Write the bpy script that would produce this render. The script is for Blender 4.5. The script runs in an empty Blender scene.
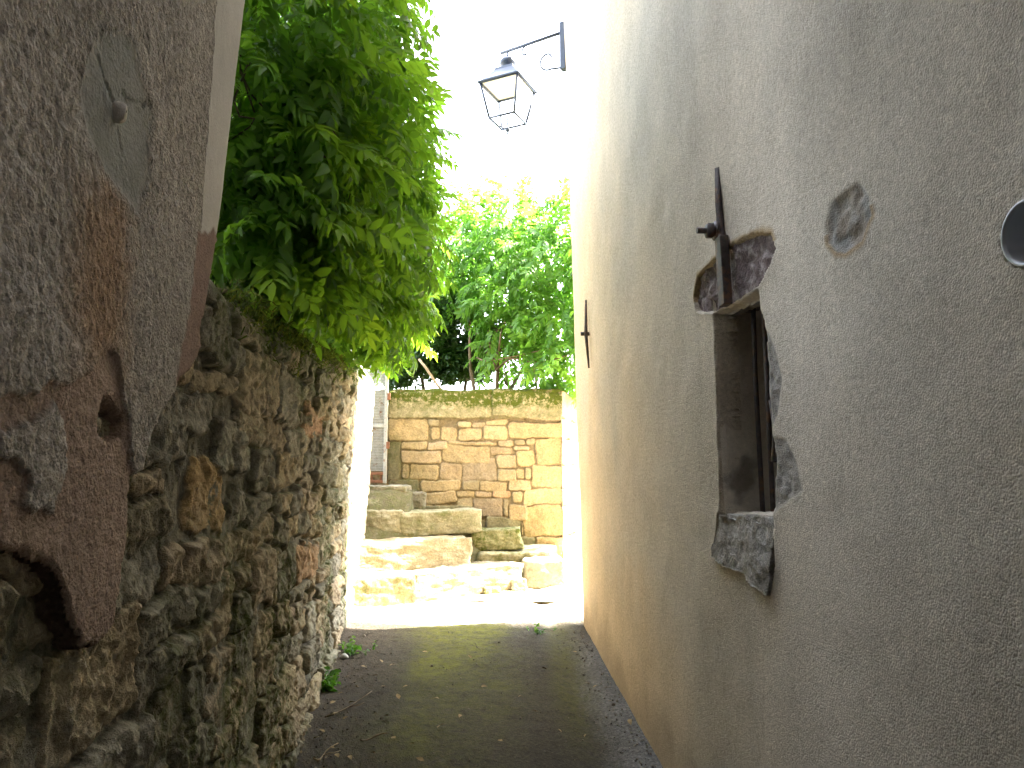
import bpy, bmesh, math, random
import numpy as np
from mathutils import Vector, Matrix

random.seed(7)
RNG = np.random.default_rng(11)
C = bpy.context.scene.collection
SC = bpy.context.scene

# ------------------------------------------------------------------ camera
F, CX, CY = 740.0, 512.0, 384.0
PITCH = math.atan(96 / F)
EYE = np.array([0.0, 0.0, 1.6])
cam_d = bpy.data.cameras.new('camera')
cam_d.lens = 26.0
cam_d.sensor_width = 36.0 * 1024 / 1024 * (26.0 / 26.0)
cam_d.lens = F / 1024 * 36.0
cam_d.clip_start = 0.02
cam_d.clip_end = 3000
cam = bpy.data.objects.new('camera', cam_d)
C.objects.link(cam)
cam.location = EYE
cam.rotation_euler = (math.pi / 2 + PITCH, 0, 0)
SC.camera = cam

# ------------------------------------------------------------------ light
SUN_EL = math.radians(56)
SUN_H = np.array([1.0, 0.20]); SUN_H /= np.linalg.norm(SUN_H)
SUN = np.array([SUN_H[0] * math.cos(SUN_EL), SUN_H[1] * math.cos(SUN_EL), math.sin(SUN_EL)])
w = bpy.data.worlds.new('World'); SC.world = w; w.use_nodes = True
wn = w.node_tree
bg = wn.nodes['Background']
sky = wn.nodes.new('ShaderNodeTexSky')
sky.sky_type = 'NISHITA'; sky.sun_disc = False
sky.sun_elevation = SUN_EL
sky.sun_rotation = math.atan2(SUN[0], SUN[1])
sky.dust_density = 2.0
hsv = wn.nodes.new('ShaderNodeHueSaturation'); hsv.inputs['Saturation'].default_value = 0.38   # milky, thinly clouded sky
wn.links.new(sky.outputs[0], hsv.inputs['Color'])
wn.links.new(hsv.outputs[0], bg.inputs[0])
bg.inputs[1].default_value = 0.135
sd = bpy.data.lights.new('sun', 'SUN')
sd.energy = 3.2; sd.angle = math.radians(0.5); sd.color = (1.0, 0.94, 0.84)
so = bpy.data.objects.new('sun', sd); C.objects.link(so)
so.location = (8, 2, 12)
so.rotation_euler = Vector(-SUN).to_track_quat('-Z', 'Y').to_euler()

SC.view_settings.view_transform = 'Standard'
SC.view_settings.look = 'None'
SC.view_settings.gamma = 1.0
SC.view_settings.use_curve_mapping = False
SC.view_settings.exposure = 4.5
SC.render.engine = 'CYCLES'
SC.cycles.use_denoising = True
SC.cycles.max_bounces = 6
SC.cycles.diffuse_bounces = 5
SC.cycles.transmission_bounces = 3
SC.cycles.transparent_max_bounces = 8
SC.cycles.caustics_reflective = False
SC.cycles.caustics_refractive = False

# ------------------------------------------------------------------ maths helpers
fwd = np.array([0, math.cos(PITCH), math.sin(PITCH)])
upv = np.array([0, -math.sin(PITCH), math.cos(PITCH)])
rgt = np.array([1.0, 0, 0])
def ray(px, py):
    return rgt * (px - CX) / F + upv * (CY - py) / F + fwd
def at_y(px, py, Y):
    r = ray(px, py); return EYE + r * (Y / r[1])
def on_plane(px, py, n, d):            # plane n.p = d
    r = ray(px, py); n = np.array(n)
    return EYE + r * ((d - n @ EYE) / (n @ r))

SLOPE = 0.095
def gz(Y): return SLOPE * np.clip(Y, -12, 14)
LP_N, LP_D = (1.0, 0.103, -0.03), -0.63 - 0.03 * 0.4      # left wall plane
RP_N, RP_D = (1.0, 0.066, 0.021), 0.90 + 0.021 * 0.4      # right wall plane
def XL(Y, z): return LP_D - LP_N[1] * Y - LP_N[2] * z
def XR(Y, z): return RP_D - RP_N[1] * Y - RP_N[2] * z
def LW(px, py): p = on_plane(px, py, LP_N, LP_D); return (p[1], p[2])
def RW(px, py): p = on_plane(px, py, RP_N, RP_D); return (p[1], p[2])
def LWs(pts): return np.array([LW(*p) for p in pts])
def RWs(pts): return np.array([RW(*p) for p in pts])

_T = np.random.default_rng(3).random((256, 256))
def vn(x, y, seed=0):
    x = np.asarray(x, float) + seed * 17.31; y = np.asarray(y, float) + seed * 9.77
    xi = np.floor(x).astype(int); yi = np.floor(y).astype(int)
    fx = x - xi; fy = y - yi
    fx = fx * fx * fx * (fx * (fx * 6 - 15) + 10); fy = fy * fy * fy * (fy * (fy * 6 - 15) + 10)
    a = _T[xi & 255, yi & 255]; b = _T[(xi + 1) & 255, yi & 255]
    c = _T[xi & 255, (yi + 1) & 255]; d = _T[(xi + 1) & 255, (yi + 1) & 255]
    return (a * (1 - fx) + b * fx) * (1 - fy) + (c * (1 - fx) + d * fx) * fy * 1.0
def fbm(x, y, seed=0, o=4, g=0.5):
    s = 0; a = 1; t = 0; f = 1
    for i in range(o):
        s = s + a * vn(x * f, y * f, seed + i * 3); t += a; a *= g; f *= 2.03
    return s / t * 2 - 1
def sstep(a, b, x):
    t = np.clip((x - a) / (b - a), 0, 1); return t * t * (3 - 2 * t)
def sdf_poly(U, V, poly):
    poly = np.asarray(poly); d = np.full(U.shape, 1e9); ins = np.zeros(U.shape, bool)
    n = len(poly)
    for i in range(n):
        a = poly[i]; b = poly[(i + 1) % n]; e = b - a
        wx = U - a[0]; wy = V - a[1]
        t = np.clip((wx * e[0] + wy * e[1]) / (e @ e + 1e-12), 0, 1)
        d = np.minimum(d, (wx - t * e[0]) ** 2 + (wy - t * e[1]) ** 2)
        cnd = ((a[1] > V) != (b[1] > V))
        xi = a[0] + (V - a[1]) / (b[1] - a[1] + 1e-12) * e[0]
        ins ^= cnd & (U < xi)
    d = np.sqrt(d); return np.where(ins, -d, d)

# ------------------------------------------------------------------ object helpers
def mesh_np(name, verts, faces, mat=None, parent=None, cols=None, attrs=None, smooth=True):
    """faces: list of arrays (k,n) of equal-size polygons"""
    me = bpy.data.meshes.new(name)
    verts = np.asarray(verts, np.float32)
    loops = np.concatenate([np.asarray(f).ravel() for f in faces]).astype(np.int32)
    tot = np.concatenate([np.full(len(f), np.asarray(f).shape[1]) for f in faces]).astype(np.int32)
    start = np.concatenate([[0], np.cumsum(tot)[:-1]]).astype(np.int32)
    me.vertices.add(len(verts)); me.vertices.foreach_set('co', verts.ravel())
    me.loops.add(len(loops)); me.loops.foreach_set('vertex_index', loops)
    me.polygons.add(len(tot)); me.polygons.foreach_set('loop_start', start); me.polygons.foreach_set('loop_total', tot)
    me.polygons.foreach_set('use_smooth', np.full(len(tot), smooth, dtype=bool))
    me.update(calc_edges=True)
    if cols is not None:
        at = me.attributes.new('Col', 'FLOAT_COLOR', 'POINT')
        c4 = np.ones((len(verts), 4), np.float32); c4[:, :3] = cols
        at.data.foreach_set('color', c4.ravel())
    for k, v in (attrs or {}).items():
        at = me.attributes.new(k, 'FLOAT', 'POINT'); at.data.foreach_set('value', np.asarray(v, np.float32).ravel())
    me.validate()
    o = bpy.data.objects.new(name, me); C.objects.link(o)
    if mat: me.materials.append(mat)
    if parent: o.parent = parent
    return o

def grid_mesh(name, P, mat, parent=None, fmask=None, cols=None, attrs=None, rim=None, flip=False, smooth=True):
    """P (nu,nv,3). fmask (nu-1,nv-1). rim: (nu,nv,3) positions behind, used to close open edges."""
    nu, nv = P.shape[:2]
    idx = np.arange(nu * nv).reshape(nu, nv)
    q = np.stack([idx[:-1, :-1], idx[1:, :-1], idx[1:, 1:], idx[:-1, 1:]], -1)
    if flip: q = q[..., ::-1]
    if fmask is None: fmask = np.ones((nu - 1, nv - 1), bool)
    f = q[fmask]
    V = P.reshape(-1, 3); off = nu * nv
    faces = [f]
    cc = None if cols is None else cols.reshape(-1, 3)
    at = {k: v.reshape(-1) for k, v in (attrs or {}).items()}
    if rim is not None:
        V = np.concatenate([V, rim.reshape(-1, 3)])
        if cc is not None: cc = np.concatenate([cc, cc])
        at = {k: np.concatenate([v, v]) for k, v in at.items()}
        m = np.pad(fmask, 1)
        r = []
        A = m[:-1, 1:-1] != m[1:, 1:-1]                       # edges along v
        for i, j in zip(*np.nonzero(A)):
            a, b = idx[i, j], idx[i, j + 1]
            r.append((a, b, b + off, a + off))
        B = m[1:-1, :-1] != m[1:-1, 1:]
        for i, j in zip(*np.nonzero(B)):
            a, b = idx[i, j], idx[i + 1, j]
            r.append((a, b, b + off, a + off))
        if r: faces.append(np.array(r))
    used = np.zeros(len(V), bool)
    for x in faces: used[x.ravel()] = True
    mp = np.cumsum(used) - 1
    faces = [mp[x] for x in faces]
    V = V[used]
    if cc is not None: cc = cc[used]
    at = {k: v[used] for k, v in at.items()}
    return mesh_np(name, V, faces, mat, parent, cc, at, smooth)

def bm_obj(name, bm, mat, parent=None, smooth=False):
    me = bpy.data.meshes.new(name); bm.normal_update(); bm.to_mesh(me); bm.free()
    if smooth:
        for p in me.polygons: p.use_smooth = True
    o = bpy.data.objects.new(name, me); C.objects.link(o)
    me.materials.append(mat)
    if parent: o.parent = parent
    return o

def tag(o, label=None, cat=None, group=None, kind=None):
    if label: o['label'] = label
    if cat: o['category'] = cat
    if group: o['group'] = group
    if kind: o['kind'] = kind
    return o
def thing(name, label, cat, loc=(0, 0, 0), group=None):
    o = bpy.data.objects.new(name, None); C.objects.link(o); o.location = loc
    o.empty_display_size = 0.1
    return tag(o, label, cat, group)
def adopt(o, parent):
    """parent with world-space mesh data kept where it is"""
    o.parent = parent
    bpy.context.view_layer.update()
    o.matrix_parent_inverse = Matrix.Translation(-Vector(parent.location)) if parent.parent is None else Matrix.Identity(4)
    return o

def tube(bm, pts, rad, n=7, cap=True):
    pts = [Vector(p) for p in pts]
    if not hasattr(rad, '__len__'): rad = [rad] * len(pts)
    rings = []
    ref = Vector((0.13, 0.21, 1)).normalized()
    for i, p in enumerate(pts):
        d = (pts[min(i + 1, len(pts) - 1)] - pts[max(i - 1, 0)]).normalized()
        r = ref if abs(d.dot(ref)) < 0.95 else Vector((1, 0.1, 0)).normalized()
        a = d.cross(r).normalized(); b = d.cross(a)
        rings.append([bm.verts.new(p + (a * math.cos(t) + b * math.sin(t)) * rad[i]) for t in [2 * math.pi * k / n for k in range(n)]])
    for A, B in zip(rings, rings[1:]):
        for k in range(n):
            f = bm.faces.new((A[k], A[(k + 1) % n], B[(k + 1) % n], B[k])); f.smooth = True
    if cap:
        bm.faces.new(rings[0][::-1]); bm.faces.new(rings[-1])
def box(bm, c, s, rot=None, bev=0.0):
    r = bmesh.ops.create_cube(bm, size=1.0)
    vs = r['verts']
    for v in vs:
        v.co = Vector((v.co.x * s[0], v.co.y * s[1], v.co.z * s[2]))
    if bev:
        es = list({e for v in vs for e in v.link_edges})
        rr = bmesh.ops.bevel(bm, geom=es, offset=bev, segments=2, affect='EDGES', profile=0.5)
        vs = list({v for f in rr['faces'] for v in f.verts} | {v for v in vs if v.is_valid})
    M = Matrix.Translation(Vector(c)) @ (rot if rot is not None else Matrix.Identity(4))
    for v in vs: v.co = M @ v.co
def lathe(bm, prof, c, n=16, axis=None):
    """prof: list of (r, h)"""
    M = Matrix.Translation(Vector(c)) @ (axis if axis is not None else Matrix.Identity(4))
    rings = []
    for r, h in prof:
        rings.append([bm.verts.new(M @ Vector((r * math.cos(2 * math.pi * k / n), r * math.sin(2 * math.pi * k / n), h))) for k in range(n)])
    for A, B in zip(rings, rings[1:]):
        for k in range(n):
            f = bm.faces.new((A[k], A[(k + 1) % n], B[(k + 1) % n], B[k])); f.smooth = True
    return rings
def axis_to(d):
    return Vector(d).normalized().to_track_quat('Z', 'Y').to_matrix().to_4x4()

# ------------------------------------------------------------------ materials
class NB:
    def __init__(s, name):
        s.m = bpy.data.materials.new(name); s.m.use_nodes = True
        s.t = s.m.node_tree; s.p = s.t.nodes['Principled BSDF']; s.out = s.t.nodes['Material Output']
        s.p.inputs['Roughness'].default_value = 0.9
        s.p.inputs['Specular IOR Level'].default_value = 0.25
        s.co = s.n('ShaderNodeTexCoord').outputs['Object']
    def n(s, typ, **kw):
        nd = s.t.nodes.new(typ)
        for k, v in kw.items(): setattr(nd, k, v)
        return nd
    def link(s, a, b): s.t.links.new(a, b)
    def vec(s, scale):
        m = s.n('ShaderNodeMapping'); m.inputs['Scale'].default_value = scale; s.link(s.co, m.inputs[0]); return m.outputs[0]
    def noise(s, scale, detail=4, rough=0.55, vec=None, dist=0.0):
        nd = s.n('ShaderNodeTexNoise'); nd.inputs['Scale'].default_value = scale
        nd.inputs['Detail'].default_value = detail; nd.inputs['Roughness'].default_value = rough
        nd.inputs['Distortion'].default_value = dist
        s.link(vec if vec is not None else s.co, nd.inputs['Vector']); return nd.outputs['Fac']
    def voro(s, scale, feature='F1', vec=None):
        nd = s.n('ShaderNodeTexVoronoi', feature=feature); nd.inputs['Scale'].default_value = scale
        s.link(vec if vec is not None else s.co, nd.inputs['Vector']); return nd.outputs['Distance']
    def ramp(s, fac, stops):
        nd = s.n('ShaderNodeValToRGB'); e = nd.color_ramp.elements
        while len(e) < len(stops): e.new(0.5)
        for el, (p, c) in zip(e, stops):
            el.position = p; el.color = (c, c, c, 1) if not hasattr(c, '__len__') else (*c, 1)
        s.link(fac, nd.inputs[0]); return nd.outputs['Color']
    def mix(s, fac, a, b, mode='MIX'):
        nd = s.n('ShaderNodeMix', data_type='RGBA', blend_type=mode)
        for sock, v in ((nd.inputs['Factor'], fac), (nd.inputs[6], a), (nd.inputs[7], b)):
            if isinstance(v, (int, float)): sock.default_value = v
            elif isinstance(v, tuple): sock.default_value = (*v, 1)
            else: s.link(v, sock)
        return nd.outputs[2]
    def math(s, op, a, b=None):
        nd = s.n('ShaderNodeMath', operation=op)
        for i, v in enumerate((a, b)):
            if v is None: continue
            if isinstance(v, (int, float)): nd.inputs[i].default_value = v
            else: s.link(v, nd.inputs[i])
        return nd.outputs[0]
    def attr(s, name, fac=False):
        nd = s.n('ShaderNodeAttribute'); nd.attribute_name = name
        return nd.outputs['Fac' if fac else 'Color']
    def bump(s, h, strength, dist, prev=None):
        nd = s.n('ShaderNodeBump'); nd.inputs['Strength'].default_value = strength; nd.inputs['Distance'].default_value = dist
        s.link(h, nd.inputs['Height'])
        if prev is not None: s.link(prev, nd.inputs['Normal'])
        return nd.outputs[0]
    def fin(s, col, normal=None, rough=None):
        if isinstance(col, tuple): s.p.inputs['Base Color'].default_value = (*col, 1)
        else: s.link(col, s.p.inputs['Base Color'])
        if normal is not None: s.link(normal, s.p.inputs['Normal'])
        if rough is not None:
            if isinstance(rough, (int, float)): s.p.inputs['Roughness'].default_value = rough
            else: s.link(rough, s.p.inputs['Roughness'])
        return s.m

def mat_roughcast_attr(name, bstr=1.0, scale=1.0, stk=0.1, pc_=1.0):
    """plaster coloured by vertex colour, grain from noise; 'grain' attribute scales the roughness"""
    b = NB(name)
    g = b.attr('grain', True)
    n1 = b.noise(62 * scale, 2, 0.5); n2 = b.noise(210 * scale, 4, 0.75); v = b.voro(170 * scale)
    h = b.math('ADD', b.math('ADD', b.math('MULTIPLY', n1, 0.55), b.math('MULTIPLY', n2, 0.8)), b.math('MULTIPLY', v, -0.55))
    h = b.math('MULTIPLY', h, g)
    pit = b.ramp(b.math('ADD', b.math('MULTIPLY', n2, 0.5), b.math('MULTIPLY', n1, 0.5)), [(0.30, 1 - 0.5 * pc_ * 0.9), (0.44, 1 - 0.1 * pc_), (0.56, 1 + 0.05 * pc_), (0.72, 1 + 0.45 * pc_)])
    big = b.ramp(b.noise(2.2, 5, 0.6), [(0.3, 0.86), (0.7, 1.1)])
    streak = b.ramp(b.noise(1.0, 5, 0.65, vec=b.vec((9, 9, 0.9))), [(0.35, 1 - stk), (0.65, 1 + stk * 0.5)])
    c = b.mix(g, b.attr('Col'), b.mix(1.0, b.attr('Col'), pit, 'MULTIPLY'))
    c = b.mix(1.0, c, big, 'MULTIPLY'); c = b.mix(1.0, c, streak, 'MULTIPLY')
    fine = b.noise(420, 2, 0.6)
    nrm = b.bump(h, bstr, 0.009)
    nrm = b.bump(fine, 0.25, 0.002, nrm)
    return b.fin(c, nrm, 0.95)

def mat_stone(name, lichen=0.5, bstr=0.8):
    b = NB(name)
    col = b.attr('Col'); moss = b.attr('moss', True)
    n1 = b.noise(9, 6, 0.65); n2 = b.noise(55, 5, 0.7); n3 = b.noise(230, 3, 0.7)
    c = b.mix(1.0, col, b.ramp(n1, [(0.25, 0.72), (0.5, 1.0), (0.75, 1.28)]), 'MULTIPLY')
    c = b.mix(1.0, c, b.ramp(n2, [(0.25, 0.62), (0.5, 1.0), (0.78, 1.35)]), 'MULTIPLY')
    c = b.mix(1.0, c, b.ramp(n3, [(0.3, 0.75), (0.7, 1.2)]), 'MULTIPLY')
    lw = b.math('MULTIPLY', b.ramp(b.noise(14, 6, 0.75, dist=0.6), [(0.56, 0.0), (0.66, 1.0)]), lichen)
    c = b.mix(lw, c, (0.30, 0.30, 0.27))
    mm = b.math('MULTIPLY', moss, b.ramp(b.noise(22, 6, 0.75), [(0.36, 0.0), (0.60, 1.0)]))
    mc = b.mix(b.noise(70, 3), (0.03, 0.045, 0.004), (0.085, 0.105, 0.010))
    c = b.mix(mm, c, mc)
    nrm = b.bump(n2, bstr, 0.016); nrm = b.bump(n3, bstr * 0.8, 0.004, nrm)
    return b.fin(c, nrm, 0.95)

def mat_plain(name, col, rough=0.6, metal=0.0, var=0.25, scale=30, bump=0.15, spec=0.3, second=None, thr=(0.5, 0.62)):
    b = NB(name)
    n = b.noise(scale, 5, 0.65)
    c = b.mix(1.0, col, b.ramp(n, [(0.25, 1 - var), (0.75, 1 + var)]), 'MULTIPLY')
    if second is not None:
        c = b.mix(b.ramp(b.noise(scale * 0.6, 6, 0.7), [(thr[0], 0.0), (thr[1], 1.0)]), c, second)
    b.p.inputs['Metallic'].default_value = metal
    b.p.inputs['Specular IOR Level'].default_value = spec
    return b.fin(c, b.bump(b.noise(scale * 4, 4, 0.7), bump, 0.003), rough)

def mat_leaf(name, col, trans, var=0.35, gloss=0.35, tw=0.45):
    b = NB(name)
    t = b.attr('tint', True)
    k = b.ramp(t, [(0.0, 1 - var), (1.0, 1 + var)])
    yel = b.ramp(t, [(0.0, (0.85, 1.0, 1.1)), (0.7, (1.0, 1.0, 1.0)), (1.0, (1.35, 1.1, 0.9))])
    c = b.mix(1.0, b.mix(1.0, col, k, 'MULTIPLY'), yel, 'MULTIPLY')
    tc = b.mix(1.0, b.mix(1.0, trans, k, 'MULTIPLY'), yel, 'MULTIPLY')
    b.link(c, b.p.inputs['Base Color'])
    b.p.inputs['Roughness'].default_value = gloss + 0.1
    b.p.inputs['Specular IOR Level'].default_value = 0.5
    tr = b.n('ShaderNodeBsdfTranslucent'); b.link(tc, tr.inputs['Color'])
    mx = b.n('ShaderNodeMixShader'); mx.inputs[0].default_value = tw
    b.link(b.p.outputs[0], mx.inputs[1]); b.link(tr.outputs[0], mx.inputs[2])
    b.link(mx.outputs[0], b.out.inputs['Surface'])
    return b.m

M_PLASTER = mat_roughcast_attr('left roughcast plaster', 0.9, 0.85, 0.07, 1.35)
M_PLASTER_R = mat_roughcast_attr('right roughcast plaster', 0.55, 1.25, 0.04)
M_STONE = mat_stone('rubble stone', 0.45, 0.8)
M_STONE_FAR = mat_stone('dressed sandstone', 0.15, 0.5)
M_STEP = mat_stone('step stone', 0.3, 0.6)
M_IRON = mat_plain('rusty dark iron', (0.085, 0.072, 0.072), 0.65, 0.2, 0.4, 40, 0.4, second=(0.17, 0.10, 0.065))
M_LAMP = mat_plain('grey blue painted metal', (0.052, 0.070, 0.11), 0.45, 0.0, 0.15, 20, 0.1)
M_PIPE = mat_plain('grey plastic pipe', (0.45, 0.47, 0.50), 0.32, 0.0, 0.06, 8, 0.02, spec=0.5)
M_WOOD = mat_plain('weathered timber', (0.16, 0.115, 0.075), 0.85, 0.0, 0.35, 25, 0.4)
M_WOODL = mat_plain('bleached wood', (0.36, 0.28, 0.19), 0.85, 0.0, 0.3, 25, 0.4)
M_BARK = mat_plain('vine bark', (0.085, 0.062, 0.042), 0.9, 0.0, 0.4, 40, 0.5)
M_DARKPANE = mat_plain('dusty shutter board', (0.075, 0.075, 0.08), 0.55, 0.0, 0.3, 18, 0.2)
M_GATE = mat_plain('grey gate paint', (0.33, 0.34, 0.32), 0.6, 0.2, 0.2, 25, 0.2, second=(0.19, 0.085, 0.04), thr=(0.58, 0.68))
M_RUST = mat_plain('rusty iron frame', (0.19, 0.09, 0.05), 0.85, 0.1, 0.4, 35, 0.4)
M_SOIL = mat_plain('garden soil', (0.10, 0.075, 0.05), 0.98, 0.0, 0.4, 6, 0.6)
M_ROOF = mat_plain('clay roof tiles', (0.28, 0.13, 0.08), 0.9, 0.0, 0.3, 5, 0.5)
M_DRY = mat_plain('dry leaf', (0.24, 0.17, 0.08), 0.8, 0.0, 0.4, 50, 0.2)
M_PALE = mat_plain('pale pebble', (0.55, 0.54, 0.52), 0.8, 0.0, 0.15, 60, 0.3)
M_PEG = mat_plain('chalky stone peg', (0.46, 0.43, 0.38), 0.85, 0.0, 0.2, 90, 0.4)
M_VINE = mat_leaf('vine leaf', (0.085, 0.20, 0.02), (0.27, 0.50, 0.03), 0.38, tw=0.5)
M_SHRUB = mat_leaf('shrub leaf', (0.08, 0.18, 0.025), (0.22, 0.46, 0.04), 0.35, tw=0.5)
M_HEDGE = mat_leaf('hedge leaf', (0.035, 0.085, 0.018), (0.06, 0.16, 0.012), 0.35, tw=0.3)
M_WEED = mat_leaf('weed leaf', (0.06, 0.15, 0.02), (0.12, 0.30, 0.02), 0.3)
M_GRASS = mat_leaf('moss tuft', (0.075, 0.10, 0.018), (0.12, 0.17, 0.02), 0.4, gloss=0.8)

def mat_glass():
    b = NB('thin lantern glass')
    tr = b.n('ShaderNodeBsdfTransparent'); gl = b.n('ShaderNodeBsdfGlossy'); gl.inputs['Roughness'].default_value = 0.05
    fr = b.n('ShaderNodeFresnel'); fr.inputs[0].default_value = 1.45
    mx = b.n('ShaderNodeMixShader'); b.link(b.math('MULTIPLY', fr.outputs[0], 0.6), mx.inputs[0])
    b.link(tr.outputs[0], mx.inputs[1]); b.link(gl.outputs[0], mx.inputs[2]); b.link(mx.outputs[0], b.out.inputs['Surface'])
    return b.m
M_GLASS = mat_glass()

def mat_ground():
    b = NB('mossy worn asphalt')
    col = b.attr('Col'); moss = b.attr('moss', True); pale = b.attr('pale', True)
    grit = b.voro(130, 'F1'); n = b.noise(60, 5, 0.7); n3 = b.noise(260, 3, 0.7); nb = b.noise(3.0, 6, 0.65)
    c = b.mix(1.0, col, b.ramp(nb, [(0.3, 0.72), (0.7, 1.3)]), 'MULTIPLY')
    c = b.mix(1.0, c, b.ramp(n, [(0.30, 0.35), (0.5, 1.0), (0.70, 2.1)]), 'MULTIPLY')
    c = b.mix(b.math('MULTIPLY', b.ramp(n3, [(0.62, 0.0), (0.68, 1.0)]), 0.6), c, (0.20, 0.18, 0.15))
    mm = b.math('MULTIPLY', moss, b.ramp(b.noise(16, 7, 0.8), [(0.32, 0.0), (0.58, 1.0)]))
    c = b.mix(mm, c, b.mix(n, (0.05, 0.06, 0.005), (0.135, 0.13, 0.012)))
    nrm = b.bump(n, 0.6, 0.012); nrm = b.bump(grit, 0.4, 0.006, nrm)
    return b.fin(c, nrm, 0.92)
M_GROUND = mat_ground()

# ------------------------------------------------------------------ ground
def spaced(*segs):
    out = []
    for a, b_, n in segs: out.append(np.linspace(a, b_, n, endpoint=False))
    out.append([segs[-1][1]]); return np.concatenate(out)
gx = spaced((-600, -20, 12), (-20, -1.6, 14), (-1.6, 1.3, 190), (1.3, 20, 14), (20, 600, 12))
gy = spaced((-600, -14, 12), (-14, 0.5, 30), (0.5, 8.2, 460), (8.2, 30, 20), (30, 900, 14))
GX, GY = np.meshgrid(gx, gy, indexing='ij')
near = (np.abs(GX) < 2.5) & (GY > -1) & (GY < 9)
GZ = gz(GY) + np.where(near, 0.012 * fbm(GX * 1.6, GY * 1.6, 5, 4) + 0.004 * fbm(GX * 22, GY * 22, 6, 3), 0)
rowx = XR(GY, gz(GY))
dR = rowx - GX                                              # distance to the right wall
dL = GX - XL(GY, gz(GY))
GZ = GZ - np.where(near, 0.025 * np.exp(-((dR - 0.22) / 0.09) ** 2), 0)    # shallow gutter dip
GZ = GZ + np.where(near, 0.03 * np.exp(-np.clip(dL, 0, 9) / 0.10), 0)      # dirt banked against left wall
sunlit_pale = sstep(5.60, 5.85, GY + 0.10 * fbm(GX * 3, GY * 3, 9))  # paler ground colour laid where the sun falls, to brighten the lit patch
strip = sstep(0.30, 0.06, dR + 0.06 * fbm(GX * 4, GY * 4, 12)) * sstep(5.8, 4.8, GY)
gc = np.array([0.031, 0.025, 0.019]) * np.ones(GX.shape + (1,))
gc = gc * (1 - 0.6 * strip[..., None]) + np.array([0.13, 0.125, 0.12]) * (0.6 * strip[..., None])
litter = sstep(0.5, 0.0, dL + 0.15 * fbm(GX * 5, GY * 5, 14))
gc = gc * (1 - 0.5 * litter[..., None]) + np.array([0.06, 0.045, 0.03]) * (0.5 * litter[..., None])
gc = gc * (1 - sunlit_pale[..., None]) + np.array([0.50, 0.425, 0.315]) * sunlit_pale[..., None]
mossg = (0.55 + 0.8 * sstep(-0.3, 0.4, fbm(GX * 3.2, GY * 2.2, 15, 5, 0.6))) * np.exp(-((GX + 0.22 + 0.02 * GY + 0.12 * fbm(GX * 2, GY * 2, 16)) / 0.32) ** 2) * sstep(2.2, 3.6, GY) * (0.55 + 0.75 * sstep(3.4, 5.2, GY))
mossg = np.maximum(mossg, 0.5 * np.exp(-((GX - 0.33) / 0.12) ** 2) * sstep(3.2, 4.5, GY)) * (1 - sunlit_pale)
far_m = ((np.abs(GX) > 3) | (GY > 12) | (GY < -3)) * 1.0
mossg = np.maximum(mossg, far_m * 0.6)
o = grid_mesh('ground', np.stack([GX, GY, GZ], -1), M_GROUND, cols=gc, attrs={'moss': np.clip(mossg, 0, 1), 'pale': sunlit_pale})
tag(o, kind='structure')

# ------------------------------------------------------------------ rubble field shared by house base and garden wall
def course_rects(u0, u1, v0, v1, rng, hr=(0.10, 0.24), wr=(0.12, 0.42)):
    R = []; v = v0
    while v < v1:
        h = rng.uniform(*hr); u = u0 - rng.uniform(0, 0.3)
        while u < u1:
            wd = rng.uniform(*wr) * (0.7 + h * 2)
            if h > 0.15 and rng.random() < 0.30:
                k = rng.uniform(0.35, 0.65)
                R.append((u, v, u + wd, v + h * k)); R.append((u, v + h * k, u + wd, v + h))
            else:
                dv = rng.uniform(-0.02, 0.02)
                R.append((u, v + dv, u + wd, v + h + dv * 0.5))
            u += wd
        v += h
    return R
PAL = np.array([(0.23, 0.185, 0.13), (0.20, 0.175, 0.14), (0.29, 0.22, 0.145), (0.17, 0.15, 0.12), (0.31, 0.23, 0.145), (0.24, 0.21, 0.175), (0.27, 0.20, 0.14)])
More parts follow.
